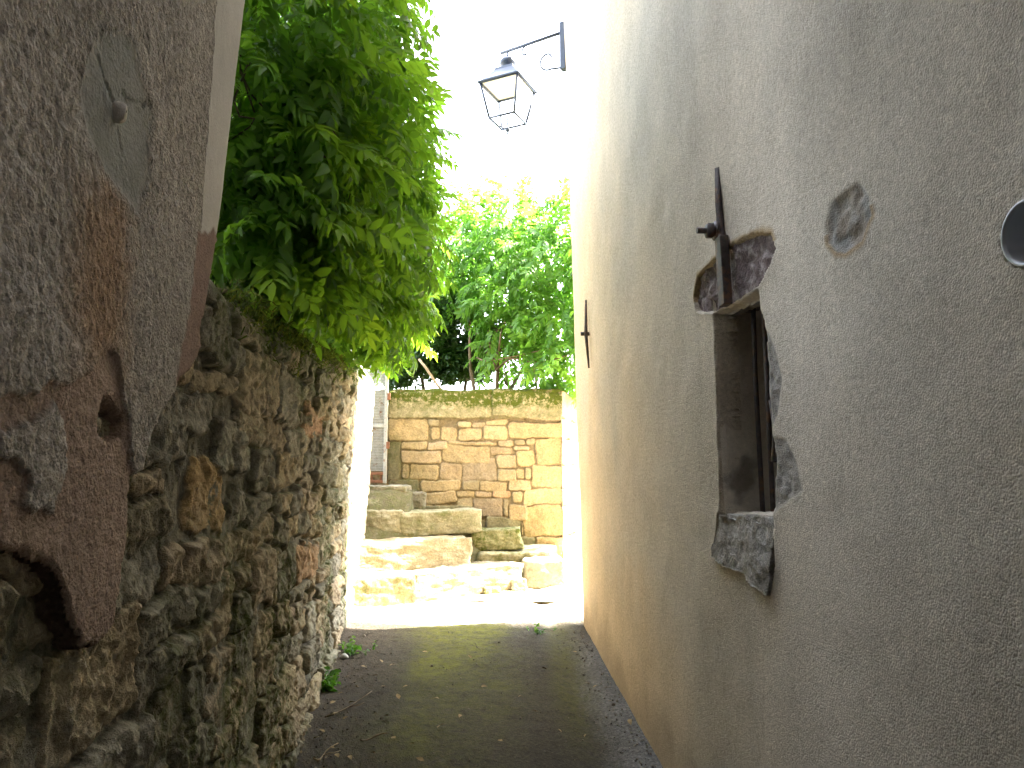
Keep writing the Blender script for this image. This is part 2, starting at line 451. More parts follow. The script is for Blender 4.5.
def stone_field(U, V, rects, seed, cols=None, warp=0.02, gap=0.012, rad=0.03, edge=0.035, relief=0.05, joint=(0.10, 0.085, 0.065), rough=0.010, relr=0.5):
    """returns height (joint bottom = -relief .. 0) and colour"""
    rng = np.random.default_rng(seed)
    wu = U + warp * fbm(U * 5, V * 5, seed + 1, 3) + warp * 0.35 * fbm(U * 24, V * 24, seed + 2, 2)
    wv = V + warp * fbm(U * 5, V * 5, seed + 4, 3) + warp * 0.35 * fbm(U * 24, V * 24, seed + 5, 2)
    H = np.full(U.shape, -relief) + 0.012 * fbm(U * 14, V * 14, seed + 9)
    COL = np.ones(U.shape + (3,)) * np.array(joint)
    us = U[:, 0]; vs = V[0, :]
    for i, r in enumerate(rects):
        ang = rng.normal(0, 0.05); dp = rng.uniform(-relief * relr, 0); tx, ty = rng.normal(0, 0.07, 2) * min(1.0, 0.10 / max(r[2] - r[0], r[3] - r[1]))
        c = PAL[rng.integers(len(PAL))] * rng.uniform(0.8, 1.2) if cols is None or cols[i] is None else np.array(cols[i])
        a0, b0, a1, b1 = r; m = 0.06; rf_ = rng.uniform(0.6, 1.6)
        i0, i1 = np.searchsorted(us, [a0 - m, a1 + m])
        if i1 <= i0: continue
        ea, eb = V[i0], V[i1 - 1]                          # rows may climb with the slope of the alley
        j0 = np.searchsorted(np.maximum(ea, eb), b0 - m); j1 = np.searchsorted(np.minimum(ea, eb), b1 + m)
        if j1 <= j0: continue
        uu = wu[i0:i1, j0:j1] - (a0 + a1) / 2; vv = wv[i0:i1, j0:j1] - (b0 + b1) / 2
        uu, vv = uu * math.cos(ang) + vv * math.sin(ang), vv * math.cos(ang) - uu * math.sin(ang)
        hx = (a1 - a0) / 2 - gap; hy = (b1 - b0) / 2 - gap
        rr = min(rad * rf_, 0.8 * min(hx, hy)); rr = max(rr, 0.002)
        qx = np.abs(uu) - hx + rr; qy = np.abs(vv) - hy + rr
        d = np.hypot(np.maximum(qx, 0), np.maximum(qy, 0)) + np.minimum(np.maximum(qx, qy), 0) - rr
        t = np.clip(-d / edge, 0, 1); prof = np.sqrt(1 - (1 - t) ** 2)
        h = -relief + (relief + dp) * prof + (tx * uu + ty * vv) * (t > 0) * prof
        h = np.where(d < 0, h, -1)
        sub = H[i0:i1, j0:j1]; m_ = h > sub
        H[i0:i1, j0:j1] = np.where(m_, h, sub)
        cs = COL[i0:i1, j0:j1]; k = (m_ * sstep(0, 0.35, t))[..., None]
        COL[i0:i1, j0:j1] = cs * (1 - k) + c * k
    H = H + rough * fbm(U * 11, V * 11, seed + 20, 5, 0.6)
    return H, COL

CORN_TOP = LW(250, 0); CORN_BOT = LW(222, 228)
def corner_y(z):                                           # leaning far corner of the left house
    t = (z - CORN_BOT[1]) / (CORN_TOP[1] - CORN_BOT[1])
    return CORN_BOT[0] + np.clip(t, -2, 3) * (CORN_TOP[0] - CORN_BOT[0]) * np.where(t > 1, 0.6, 1.0)
rngL = np.random.default_rng(21)
LRECT = course_rects(-0.2, 7.3, -0.15, 2.8, rngL)
LCOL = [None] * len(LRECT)
def special(px0, py0, px1, py1, col):
    a = LW(px0, py1); b = LW(px1, py0)
    r = (min(a[0], b[0]), min(a[1], b[1]), max(a[0], b[0]), max(a[1], b[1]))
    keep = [i for i, q in enumerate(LRECT) if not (r[0] < (q[0] + q[2]) / 2 < r[2] and r[1] < (q[1] + q[3]) / 2 < r[3])]
    LRECT[:] = [LRECT[i] for i in keep] + [r]; LCOL[:] = [LCOL[i] for i in keep] + [col]
special(198, 462, 242, 538, (0.36, 0.22, 0.085))
special(300, 535, 326, 590, (0.34, 0.20, 0.11))
special(225, 430, 262, 470, (0.20, 0.175, 0.14))
special(160, 390, 205, 470, (0.21, 0.185, 0.16))
special(308, 410, 330, 440, (0.36, 0.20, 0.12))
GW_TOP = np.array([LW(205, 228), LW(240, 275), LW(285, 315), LW(330, 345), LW(355, 358)])
gw_u = np.concatenate([GW_TOP[:, 0], [6.3, 7.6]]); gw_v = np.concatenate([GW_TOP[:, 1], [2.60, 2.60]])
o_ = np.argsort(gw_u); gw_u = gw_u[o_]; gw_v = gw_v[o_]
def garden_top(u): return np.interp(u, gw_u, gw_v)

def left_stone(U, V):
    H, C_, M_ = left_stone0(U, V)
    g = C_.mean(-1, keepdims=True); C_ = (g * 0.25 + C_ * 0.75) * 1.5 * np.array([1.04, 1.06, 0.94])
    return H, C_, M_
def left_stone0(U, V):
    H, COL = stone_field(U, V, LRECT, 31, LCOL, warp=0.040, gap=0.004, relief=0.050, rad=0.018, edge=0.017, rough=0.024, relr=0.55)
    H = H * (1 + 0.25 * sstep(3.2, 4.8, U))
    H = H + 0.012 * fbm(U * 30, V * 30, 33, 4, 0.65)
    mort = -0.040 - 0.004 * sstep(3.0, 4.4, U) + 0.022 * fbm(U * 9, V * 7, 47, 5, 0.62)        # old mortar standing in most of the joints
    mk = (H < mort)
    H = np.maximum(H, mort); COL = np.where(mk[..., None], np.array([0.135, 0.115, 0.088]) * (1 + 0.25 * fbm(U * 15, V * 15, 49)[..., None]), COL)
    low = sstep(1.35, 0.6, V - gz(U) + 0.35 * fbm(U * 2, V * 2, 77)) * sstep(3.6, 2.0, U)
    # crumbling mortar and dirt smeared over the lower courses
    fill = -0.020 + 0.036 * fbm(U * 7, V * 3.2, 44, 5, 0.62)
    H2 = np.maximum(H, fill); kk = low * 0.9
    sm = (H < fill) * kk
    H = H * (1 - kk) + H2 * kk
    COL = COL * (1 - sm[..., None]) + np.array([0.125, 0.11, 0.09]) * sm[..., None]
    dirt = sstep(0.0, 0.6, fbm(U * 3, V * 1.1, 52, 5)) * low
    COL = COL * (1 - 0.45 * dirt[..., None]) + np.array([0.15, 0.135, 0.12]) * 0.45 * dirt[..., None]
    nearg = 0.75 * sstep(2.6, 1.6, U) * sstep(1.3, 0.9, V - 0.1 * fbm(U * 5, V * 5, 55))
    COL = COL * (1 - nearg[..., None]) + (np.array([0.175, 0.16, 0.14]) * (0.85 + 0.5 * fbm(U * 9, V * 6, 57))[..., None]) * nearg[..., None]
    H = H + 0.035 * sstep(0.5, 0.0, V - gz(U)) * 1.0
    moss = 0.9 * sstep(-0.15, 0.4, fbm(U * 2.2, V * 1.2, 61, 4)) * sstep(1.7, 0.8, V - gz(U))
    top = garden_top(U) - V
    moss = np.maximum(moss, sstep(0.55, 0.0, top + 0.25 * fbm(U * 4, V * 3, 63)) * (U > 1.9) * sstep(6.2, 5.0, U))
    return H, COL, np.clip(moss, 0, 1)

# ------------------------------------------------------------------ left house
YC = float(corner_y(2.0))
left_house = thing('rendered_house', 'grey roughcast house with crumbling plaster over rubble stone, on the left of the alley', 'house', (-0.9, 1.0, 0.0))
def left_pos(U, V, H): return np.stack([XL(U, V) + H, U, V], -1)
ua = spaced((-9, 0.3, 14), (0.3, 0.75, 20), (0.75, YC + 0.02, 260)); va = spaced((-0.05, 2.45, 400))
U, V = np.meshgrid(ua, va, indexing='ij')
H, COL, MOSS = left_stone(U, V)
Ps = left_pos(U, V, H - 0.012)
s = grid_mesh('stonework', Ps, M_STONE, cols=COL, attrs={'moss': MOSS}, flip=True); adopt(s, left_house)

PL_EDGE = LWs([(-900, -2600), (420, -2600), (280, -200), (262, 0), (248, 90), (232, 225), (216, 232), (206, 285), (196, 330), (197, 352), (186, 372),
               (176, 378), (172, 395), (152, 425), (140, 470), (131, 478), (128, 510), (124, 560), (114, 630), (104, 640), (92, 648), (83, 652), (72, 630), (62, 590), (50, 566), (22, 553), (-20, 548), (-200, 560), (-900, 640)])
UNDER = LWs([(-300, 420), (-40, 405), (20, 396), (52, 383), (70, 378), (88, 372), (95, 355), (104, 351), (112, 356), (117, 372), (119, 400), (125, 420), (132, 480), (132, 560), (118, 660), (80, 670), (40, 600), (-300, 600)])
ISLE = LWs([(-60, 440), (0, 436), (14, 424), (32, 416), (50, 404), (61, 438), (60, 478), (46, 514), (28, 510), (15, 500), (22, 480), (8, 462), (-60, 470)])
RUSTY = LWs([(78, 195), (100, 172), (118, 205), (121, 300), (120, 372), (76, 380), (70, 300)])
MORTAR = LWs([(86, 38), (110, 28), (126, 45), (136, 84), (144, 112), (143, 175), (131, 216), (118, 196), (98, 172), (82, 135), (74, 92)])
BAND = LWs([(212, -300), (300, -300), (268, 0), (250, 120), (240, 229), (196, 231), (199, 170), (205, 90), (211, 0)])
PINK = LWs([(193, 231), (222, 231), (215, 300), (205, 385), (170, 385), (186, 300)])
HOLE = LWs([(103, 396), (113, 402), (121, 420), (120, 438), (108, 441), (98, 438), (97, 420)])
ua = spaced((-9, 0.4, 12), (0.4, 0.8, 20), (0.8, YC + 0.35, 330)); va = spaced((0.4, 3.3, 560), (3.3, 9.0, 40))
U, V = np.meshgrid(ua, va, indexing='ij')
wU = U + 0.013 * fbm(U * 18, V * 18, 81, 5, 0.65); wV = V + 0.018 * fbm(U * 18, V * 18, 84, 5, 0.65)
d_pl = sdf_poly(wU, wV, PL_EDGE)
d_un = sdf_poly(wU, wV, UNDER); d_is = sdf_poly(wU, wV, ISLE)
und = (d_un < 0) & (d_is > 0)
d_ru = sdf_poly(wU, wV, RUSTY); d_mo = sdf_poly(wU, wV, MORTAR); d_ba = sdf_poly(wU, wV, BAND); d_pi = sdf_poly(wU, wV, PINK); d_ho = sdf_poly(wU, wV, HOLE)
cg = np.array([0.43, 0.395, 0.36]); cu = np.array([0.38, 0.28, 0.225]); cm = np.array([0.27, 0.27, 0.25]); cb = np.array([0.50, 0.48, 0.45]); cp = np.array([0.25, 0.17, 0.14])
def lay(col, c, d, soft):
    k = sstep(soft, -soft, d)[..., None]; return col * (1 - k) + c * k
col = np.ones(U.shape + (3,)) * cg
col = col * (1 + 0.10 * fbm(U * 2.5, V * 2.5, 91)[..., None])
col = lay(col, np.array([0.42, 0.29, 0.20]), d_ru + 0.04 * fbm(U * 20, V * 20, 93), 0.08)
col = lay(col, cu * (1 + 0.2 * fbm(U * 6, V * 6, 95)[..., None]), np.where(und, -1, 1) * np.minimum(np.abs(d_un), np.abs(d_is)), 0.004)
col = lay(col, cm * (1 + 0.15 * fbm(U * 8, V * 5, 101)[..., None]), d_mo + 0.018 * fbm(U * 16, V * 16, 102, 4), 0.022); col = lay(col, cb, d_ba, 0.006); col = lay(col, cp, d_pi, 0.006)
grain = np.ones(U.shape)
for d, k in ((d_mo, 0.30), (d_ba, 0.15), (d_pi, 0.45)): grain = np.where(d < 0, k, grain)
grain = np.where(und, 0.75, grain)
hh = 0.012 + 0.006 * fbm(U * 3, V * 3, 97) - 0.008 * sstep(-0.004, 0.004, np.where(und, np.minimum(np.abs(d_un), np.abs(d_is)), -1)) \
     - 0.003 * sstep(0.006, -0.010, d_mo) + (0.0036 * fbm(U * 85, V * 85, 99, 3, 0.7) * grain)
# cracks in the smooth repair
crack = np.full(U.shape, 1e9)
for pl in ([(92, 56), (96, 75), (104, 92), (108, 100)], [(116, 97), (128, 98), (136, 100), (143, 108)], [(112, 124), (115, 138), (117, 152)]):
    q = LWs(pl)
    for a, b in zip(q, q[1:]):
        e = b - a; t = np.clip(((wU - a[0]) * e[0] + (wV - a[1]) * e[1]) / (e @ e), 0, 1)
        crack = np.minimum(crack, np.hypot(wU - a[0] - t * e[0], wV - a[1] - t * e[1]))
hh = hh - 0.004 * sstep(0.004, 0.001, crack + 0.003 * fbm(U * 60, V * 60, 103))
hh = hh - 0.016 * sstep(0.012, 0.0, -d_pl) * (d_pl < 0) * (V < 2.6) * 0.7       # worn edge
cy = corner_y(V); rc = 0.09                                 # rounded far corner
tt = np.clip((U - (cy - rc)) / rc, 0, 1)
hh = hh - rc * (1 - np.sqrt(np.clip(1 - tt ** 2, 0, 1)))
hh = hh - 0.05 * sstep(0.001, -0.010, d_ho)
fm = (d_pl < 0) & (d_ho > -0.010)
fm = fm & (U < cy + 0.0)
fq = fm[:-1, :-1] & fm[1:, :-1] & fm[1:, 1:] & fm[:-1, 1:]
Pp = left_pos(U, V, hh); Rm = left_pos(U, V, hh - 0.055)
s = grid_mesh('plaster', Pp, M_PLASTER, fmask=fq, cols=col, attrs={'grain': grain}, rim=Rm, flip=True); adopt(s, left_house)
# body of the house behind the alley face: end wall, back, roof
bm = bmesh.new()
zt = 9.0  # house made taller to darken the near alley
cy0, cy1 = float(corner_y(2.0)) - 0.06, float(corner_y(3.2)) - 0.06
v8 = [bm.verts.new(p) for p in [(-1.06, -9, -0.3), (-6.0, -9, -0.3), (-6.0, cy0, -0.3), (XL(cy0, 0) - 0.075, cy0, -0.3),
                                 (-0.62, -9, 2.3), (-6.0, -9, 2.3), (-6.0, cy0 + .02, 2.3), (XL(cy0, 2.3) - 0.075, cy0 + .02, 2.3),
                                 (-0.45, -9, zt), (-6.0, -9, zt), (-6.0, cy1 + 0.15, zt), (XL(cy1, zt) - 0.075, cy1 + 0.15, zt)]]
for a in (0, 4):
    for i in range(4):
        if i == 3: continue
        bm.faces.new((v8[a + i], v8[a + (i + 1) % 4], v8[a + 4 + (i + 1) % 4], v8[a + 4 + i]))
me_o = bm_obj('wall', bm, mat_plain('end wall render', (0.26, 0.24, 0.22), 0.95, 0, 0.2, 12, 0.4), None); adopt(me_o, left_house)
bm = bmesh.new(); box(bm, (0.4, -4.6, 4.6), (4.2, 0.5, 9.6))  # unseen wall added across the alley behind the camera to block sky light
adopt(bm_obj('sky_block_wall', bm, bpy.data.materials['end wall render']), left_house)
bm = bmesh.new()
ya, yb = -9.2, cy1 + 0.35
prof = [(-0.16, 8.92), (-3.2, 10.4), (-6.3, 8.95), (-6.3, 8.83), (-3.2, 10.26), (-0.16, 8.80)]  # eave pushed out over the alley to hide more sky
A = [bm.verts.new((x, ya, z)) for x, z in prof]; B = [bm.verts.new((x, yb, z)) for x, z in prof]
for i in range(6): bm.faces.new((A[i], A[(i + 1) % 6], B[(i + 1) % 6], B[i]))
bm.faces.new(A[::-1]); bm.faces.new(B)
adopt(bm_obj('roof', bm, M_ROOF), left_house)
# chalky peg sticking out of the repair
bm = bmesh.new()
pc = LW(110, 111); p0 = Vector((XL(*pc), pc[0], pc[1]))
lathe(bm, [(0.002, 0.028), (0.011, 0.027), (0.016, 0.02), (0.018, 0.0), (0.019, -0.02)], p0, 10, axis_to((1, 0.1, -0.12)))
for v in bm.verts: v.co.z = p0.z + (v.co.z - p0.z) * 1.25 + 0.004 * math.sin(v.co.y * 300); v.co.y = p0.y + (v.co.y - p0.y) * 0.62
s = bm_obj('peg', bm, M_PEG, None, True); adopt(s, left_house); s['label'] = 'pale chalky peg stuck in the smooth grey repair'

# ------------------------------------------------------------------ garden wall (left, beyond the house)
END = 7.05
ua = spaced((YC - 0.08, 5.6, 470), (5.6, END, 120)); va = spaced((0.0, 1.0, 330))
T_, W_ = np.meshgrid(ua, va, indexing='ij')
base = gz(T_) - 0.06
topz = garden_top(T_) + 0.02 * fbm(T_ * 6, T_ * 0, 71, 4) + 0.015 * fbm(T_ * 22, T_ * 0, 72)
notch = sstep(6.75, 6.95, T_) * 0.0
Vv = base + (topz - base) * W_
H, COL, MOSS = left_stone(T_, Vv)
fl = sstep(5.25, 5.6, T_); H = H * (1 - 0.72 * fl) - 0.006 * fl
# same wall past the shadow edge: stone colour lightened where the sun falls
sunlit_k = sstep(5.5, 5.9, T_)[..., None]
COL = COL * (1 - sunlit_k) + (COL * 0.6 + np.array([0.30, 0.26, 0.20])) * sunlit_k
Pm = left_pos(T_, Vv, H - 0.012)
rnd = sstep(0.93, 1.0, W_)
Pm[..., 0] -= 0.07 * rnd ** 2
# thickness: top and back rows, far end cap
Pt = np.stack([Pm[:, -1] + np.array([-0.22, 0, 0.025]) + 0.02 * fbm(T_[:, -1] * 9, T_[:, -1], 73)[:, None] * np.array([0, 0, 1]),
               Pm[:, -1] + np.array([-0.42, 0, -0.02])], 1)
Pb = np.stack([Pm[:, -1] * np.array([1, 1, 0]) + np.array([-0.45, 0, 0]) + gz(T_[:, -1:]) * np.array([0, 0, 1])], 1)
P = np.concatenate([Pm, Pt, Pb], 1)
COL = np.concatenate([COL, COL[:, -1:], COL[:, -1:], COL[:, -1:]], 1); MOSS = np.concatenate([MOSS, MOSS[:, -1:], MOSS[:, -1:], MOSS[:, -1:]], 1)
# end cap: collapse to an end face with a little depth
cap = P[-1:].copy(); ncap = 8
caps = []
for k in range(1, ncap + 1):
    c_ = P[-1].copy(); tq = k / ncap
    c_[:, 0] = c_[:, 0] * (1 - tq) + (P[-1, :, 0].min() - 0.0) * tq
    c_[:, 1] = END + 0.02 * np.sin(tq * 3.1) + 0.02 * fbm(c_[:, 2] * 8, c_[:, 2] * 0 + k, 74)
    caps.append(c_[None])
P = np.concatenate([P] + caps, 0)
COL = np.concatenate([COL] + [COL[-1:]] * ncap, 0); MOSS = np.concatenate([MOSS] + [MOSS[-1:]] * ncap, 0)
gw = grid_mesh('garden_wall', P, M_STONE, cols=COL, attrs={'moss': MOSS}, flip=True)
tag(gw, 'old rubble stone garden wall with mossy top running along the left of the alley', 'stone wall')

# ------------------------------------------------------------------ right house
right_house = thing('rendered_house', 'beige roughcast house with rounded corner and small barred window, on the right of the alley', 'house', (0.9, 2.0, 0.0))
YK, RK = 5.6, 0.25
narc = 20
u_st = spaced((-9, 0.5, 12), (0.5, 0.95, 30), (0.95, 2.15, 150), (2.15, 2.95, 160), (2.95, YK, 150))
arc = np.linspace(0, math.pi / 2 + 0.066, narc)[1:]
farl = np.array([0.3, 0.8, 2, 4, 7.0])
va = spaced((-0.05, 1.0, 60), (1.0, 2.3, 260), (2.3, 3.3, 100), (3.3, 9.1, 60))
nu = len(u_st) + len(arc) + len(farl)
P = np.zeros((nu, len(va), 3)); Nn = np.zeros((nu, len(va), 3)); UU = np.zeros((nu, len(va)))
th = math.atan(0.066)
for i in range(nu):
    if i < len(u_st):
        u = u_st[i]; x = XR(u, va); P[i, :, 0] = x; P[i, :, 1] = u; n = (-1, -0.066, 0); UU[i] = u
    else:
        x0 = XR(YK, va); nx, ny = -math.cos(th), -math.sin(th)
        cxx, cyy = x0 - nx * RK, YK - ny * RK
        if i < len(u_st) + len(arc):
            a = arc[i - len(u_st)]; ang = math.pi + th - a
            n = (math.cos(ang), math.sin(ang), 0)
            P[i, :, 0] = cxx + RK * n[0]; P[i, :, 1] = cyy + RK * n[1]; UU[i] = YK + a * RK
        else:
            n = (0, 1, 0); P[i, :, 0] = cxx + farl[i - len(u_st) - len(arc)]; P[i, :, 1] = cyy + RK; UU[i] = YK + RK * 1.6 + farl[i - len(u_st) - len(arc)]
    P[i, :, 2] = va; Nn[i] = n
Nn /= np.linalg.norm(Nn, axis=-1, keepdims=True)
VV = P[..., 2]
wU = UU + 0.006 * fbm(UU * 16, VV * 16, 181, 3); wV = VV + 0.006 * fbm(UU * 16, VV * 16, 184, 3)
OPEN = RWs([(714, 313), (736, 302), (759, 289), (761, 309), (765, 324), (767, 380), (769, 420), (772, 442), (773, 517), (719, 517), (716, 400)])
LINT = RWs([(694, 297), (697, 277), (716, 259), (735, 243), (758, 234), (772, 233), (776, 249), (771, 265), (760, 286), (735, 303), (713, 313), (697, 312)])
SILL = RWs([(718, 514), (773, 516), (774, 567), (770, 596), (754, 584), (743, 571), (726, 566), (714, 555), (717, 527)])
SIDE = RWs([(769, 436), (785, 440), (795, 462), (800, 492), (786, 502), (773, 512)])
SIDE2 = RWs([(764, 325), (774, 345), (781, 380), (777, 415), (769, 430)])
PATCH = RWs([(824, 226), (830, 202), (847, 187), (857, 182), (866, 196), (869, 215), (860, 240), (844, 253), (835, 253), (826, 243)])
STAIN = RWs([(700, 400), (708, 405), (714, 480), (712, 500), (700, 492)])
pipe_c = RW(1004, 243); pipe_r = 0.050; pipe_c = (pipe_c[0] - pipe_r, pipe_c[1])
dO = sdf_poly(wU, wV, OPEN); dLi = sdf_poly(wU, wV, LINT); dS = sdf_poly(wU, wV, SILL); dSi = sdf_poly(wU, wV, SIDE); dS2 = sdf_poly(wU, wV, SIDE2); dP = sdf_poly(wU, wV, PATCH)
dPi = np.hypot(UU - pipe_c[0], VV - pipe_c[1]) - pipe_r
dSt = sdf_poly(wU, wV, STAIN)
hh = 0.010 * fbm(UU * 1.3, VV * 1.3, 191, 4) + 0.002 * fbm(UU * 9, VV * 9, 193, 3)
dep = np.minimum(np.minimum(dSi, dS2), dP)
hh = hh - 0.003 * sstep(0.006, -0.006, dep) - 0.007 * sstep(0.0, -0.02, dep) * (0.4 + fbm(UU * 35, VV * 35, 195, 3))
dop = np.minimum(np.minimum(dO, dLi), dS)
hh += 0.008 * np.exp(-np.clip(np.minimum(dLi, dS), 0, 1) / 0.02) * 0.6
hh = hh - 0.05 * sstep(0.002, -0.014, dop)
P = P + Nn * hh[..., None]
zl = VV - gz(np.clip(UU, -9, YK))
col = np.ones(UU.shape + (3,)) * np.array([0.50, 0.445, 0.365])
ochre_glow = sstep(1.2, 0.15, zl + 0.5 * fbm(UU * 2, VV * 1.2, 201)) * sstep(2.4, 4.2, UU)
ochre_glow = np.maximum(ochre_glow, 0.85 * sstep(2.7, 5.0, UU + 0.7 * fbm(UU * 1.2, VV * 0.8, 203)))  # warm bounce light painted into the plaster colour towards the far corner
col = col * (1 - 0.65 * ochre_glow[..., None]) + np.array([0.68, 0.47, 0.25]) * 0.65 * ochre_glow[..., None]
col = col * (1 - 0.35 * sstep(0.35, 0.0, zl + 0.15 * fbm(UU * 4, VV * 4, 205))[..., None])
bl = sstep(0.05, 0.7, fbm(UU * 1.1, VV * 0.8, 207, 4))[..., None]
col = col * (1 - 0.35 * bl) + np.array([0.40, 0.375, 0.325]) * 0.35 * bl
drip = sstep(0.16, 0.0, np.abs(UU - SILL[:, 0].mean() - 0.03 * fbm(VV * 3, VV * 0, 213)) + 0.05 * fbm(UU * 30, VV * 1.5, 214)) * (VV < SILL[:, 1].mean()) * sstep(0.55, 1.1, VV)
col = col * (1 - 0.12 * drip[..., None])
damp = sstep(0.75, 0.1, zl + 0.45 * fbm(UU * 3.0, VV * 0.6, 215, 5)) * sstep(4.6, 3.0, UU)
col = col * (1 - 0.13 * damp[..., None])
for d in (dSi, dS2): col = lay(col, np.array([0.27, 0.25, 0.225]), d, 0.006)
pcol = np.array([0.30, 0.29, 0.27]) * (1 + 0.6 * fbm(UU * 25, VV * 25, 209, 4))[..., None]
pcol = pcol * (1 - 0.5 * sstep(-0.1, 0.3, fbm(UU * 12, VV * 12, 210))[..., None]) + np.array([0.22, 0.15, 0.085]) * 0.5 * sstep(-0.1, 0.3, fbm(UU * 12, VV * 12, 210))[..., None]
col = lay(col, np.array([0.33, 0.24, 0.14]), np.abs(dP + 0.0) - 0.012 + 0.02 * (VV > PATCH[:, 1].mean()), 0.008)
kk = sstep(0.004, -0.004, dP)[..., None]; col = col * (1 - kk) + pcol * kk
col = lay(col, np.array([0.36, 0.27, 0.16]), np.abs(dLi) - 0.014 + 0.03 * (VV < LINT[:, 1].mean()) + 0.01 * fbm(UU * 20, VV * 20, 211), 0.01)
grain = np.where(dep < 0, 0.9, 1.0)
fm = (dop > -0.016) & (dPi > 0)
fq = fm[:-1, :-1] & fm[1:, :-1] & fm[1:, 1:] & fm[:-1, 1:]
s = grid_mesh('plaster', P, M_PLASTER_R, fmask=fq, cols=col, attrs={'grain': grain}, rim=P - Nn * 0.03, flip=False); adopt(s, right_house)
bm = bmesh.new()
x0 = XR(YK, 3)
prof = [(0.24, 9.0), (4.0, 10.9), (8.2, 9.1), (8.2, 8.97), (4.0, 10.76), (0.24, 8.87)]  # roof raised and eave pushed out to cut the sky light below
A = [bm.verts.new((x, -9.2, z)) for x, z in prof]; B = [bm.verts.new((x - 0.25, YK + RK + 0.03, z)) for x, z in prof]
for i in range(6): bm.faces.new((A[i], A[(i + 1) % 6], B[(i + 1) % 6], B[i]))
bm.faces.new(A[::-1]); bm.faces.new(B)
adopt(bm_obj('roof', bm, M_ROOF), right_house)

def right_patch(name, poly, mat, col, depth, seed, margin=0.05, res=0.006, relief=0.012, parent=right_house, tilt=None, cfun=None):
    lo = poly.min(0) - margin; hi = poly.max(0) + margin
    us = np.arange(lo[0], hi[0], res); vs = np.arange(lo[1], hi[1], res)
    U, V = np.meshgrid(us, vs, indexing='ij')
    d = sdf_poly(U + 0.004 * fbm(U * 20, V * 20, seed), V, poly)
    H = -depth + relief * fbm(U * 9 + V * 7, V * 16 - U * 10, seed, 5, 0.6)
    if tilt is not None: H = H + tilt(U, V)
    PP = np.stack([XR(U, V) - H, U, V], -1)
    m = d < margin * 0.6
    fq = m[:-1, :-1] & m[1:, :-1] & m[1:, 1:] & m[:-1, 1:]
    cc = np.ones(U.shape + (3,)) * np.array(col)
    if cfun is not None: cc = cfun(U, V, cc)
    s = grid_mesh(name, PP, mat, fmask=fq, cols=cc, attrs={'moss': np.zeros(U.shape)}, rim=PP + np.array([0.12, 0, 0]))
    adopt(s, parent); return s
# window: recess with jambs, back board, bar; lintel and sill stones
lo = OPEN.min(0); hi = OPEN.max(0)
yF, yN = RW(716, 400)[0], lo[0] - 0.03; zb, ztp = RW(745, 517)[1], hi[1] + 0.06
win = thing('window', None, None, (0.9, (yF + yN) / 2, (zb + ztp) / 2)); win.parent = right_house
win.matrix_parent_inverse = Matrix.Translation(-Vector(right_house.location))
def to_win(o):
    o.parent = win; o.matrix_parent_inverse = Matrix.Translation(-Vector(win.location)); return o
DEEP = 0.30
# far jamb facing the camera
us = np.linspace(0.0, DEEP, 60); vs = np.linspace(zb - 0.05, ztp, 160)
A_, V_ = np.meshgrid(us, vs, indexing='ij')
PJ = np.stack([XR(yF, V_) + 0.010 + A_, yF + 0.03 * A_ + 0.005 * fbm(A_ * 8, V_ * 8, 221) + 0.006 * sstep(0.02, 0, A_), V_], -1)
cj = np.ones(A_.shape + (3,)) * np.array([0.62, 0.57, 0.49])
dk = sstep(0.03, -0.03, np.hypot((A_ - 0.07) * 1.3, V_ - (zb + 0.12)) - 0.06 + 0.05 * fbm(A_ * 20, V_ * 20, 223))
cj = cj * (1 - 0.6 * dk[..., None])
to_win(grid_mesh('jamb', PJ, M_PLASTER_R, cols=cj, attrs={'grain': np.full(A_.shape, 0.55)}))
bm = bmesh.new()
xn = XR(yN, 1.7) + 0.02
box(bm, (xn + DEEP / 2, yN - 0.02, (zb + ztp) / 2), (DEEP, 0.04, ztp - zb + 0.1))
box(bm, (xn + DEEP / 2 + 0.04, (yF + yN) / 2, ztp + 0.02), (DEEP, yF - yN + 0.06, 0.04))
to_win(bm_obj('recess', bm, mat_plain('recess plaster', (0.25, 0.23, 0.2), 0.95, 0, 0.2, 20, 0.3)))
bm = bmesh.new()
xb = XR(yF, 1.7) + DEEP - 0.06
box(bm, (xb + 0.03, (yF + yN) / 2, (zb + ztp) / 2), (0.04, yF - yN + 0.1, ztp - zb + 0.1))
for k in range(5): box(bm, (xb + 0.006, yF - 0.03 - k * 0.105, (zb + ztp) / 2), (0.015, 0.098, ztp - zb), None, 0.004)
box(bm, (xb - 0.008, (yF + yN) / 2, zb + 0.16), (0.018, yF - yN, 0.05), None, 0.003)
to_win(bm_obj('shutter', bm, M_DARKPANE))
bt = RW(749, 306); bb = RW(762, 520)
bm = bmesh.new()
pT = Vector((XR(bt[0], bt[1]) + 0.085, 0, 0)); 
def inwall(px, py, dx):                                     # point dx behind the right wall plane on this line of sight
    return on_plane(px, py, RP_N, RP_D + dx)
a = inwall(750, 300, 0.10); b_ = inwall(766, 521, 0.10)
a2 = Vector(((a[0] + b_[0]) / 2, (a[1] + b_[1]) / 2, 0))
tube(bm, [(a2.x, a2.y, ztp), (a2.x - 0.004, a2.y, (zb + ztp) / 2 + 0.1), (a2.x + 0.003, a2.y + 0.003, zb - 0.02)], 0.0085, 8)
tube(bm, [(a2.x, a2.y - 0.10, ztp), (a2.x, a2.y - 0.10, zb - 0.02)], 0.0085, 8)
tube(bm, [(a2.x, a2.y - 0.13, zb + 0.17), (a2.x, a2.y - 0.16, zb + 0.27), (a2.x, a2.y - 0.13, zb + 0.36)], 0.010, 8)
to_win(bm_obj('iron_bar', bm, M_IRON))
M_LINT = mat_stone('purple grey lintel stone', 0.25, 0.9)
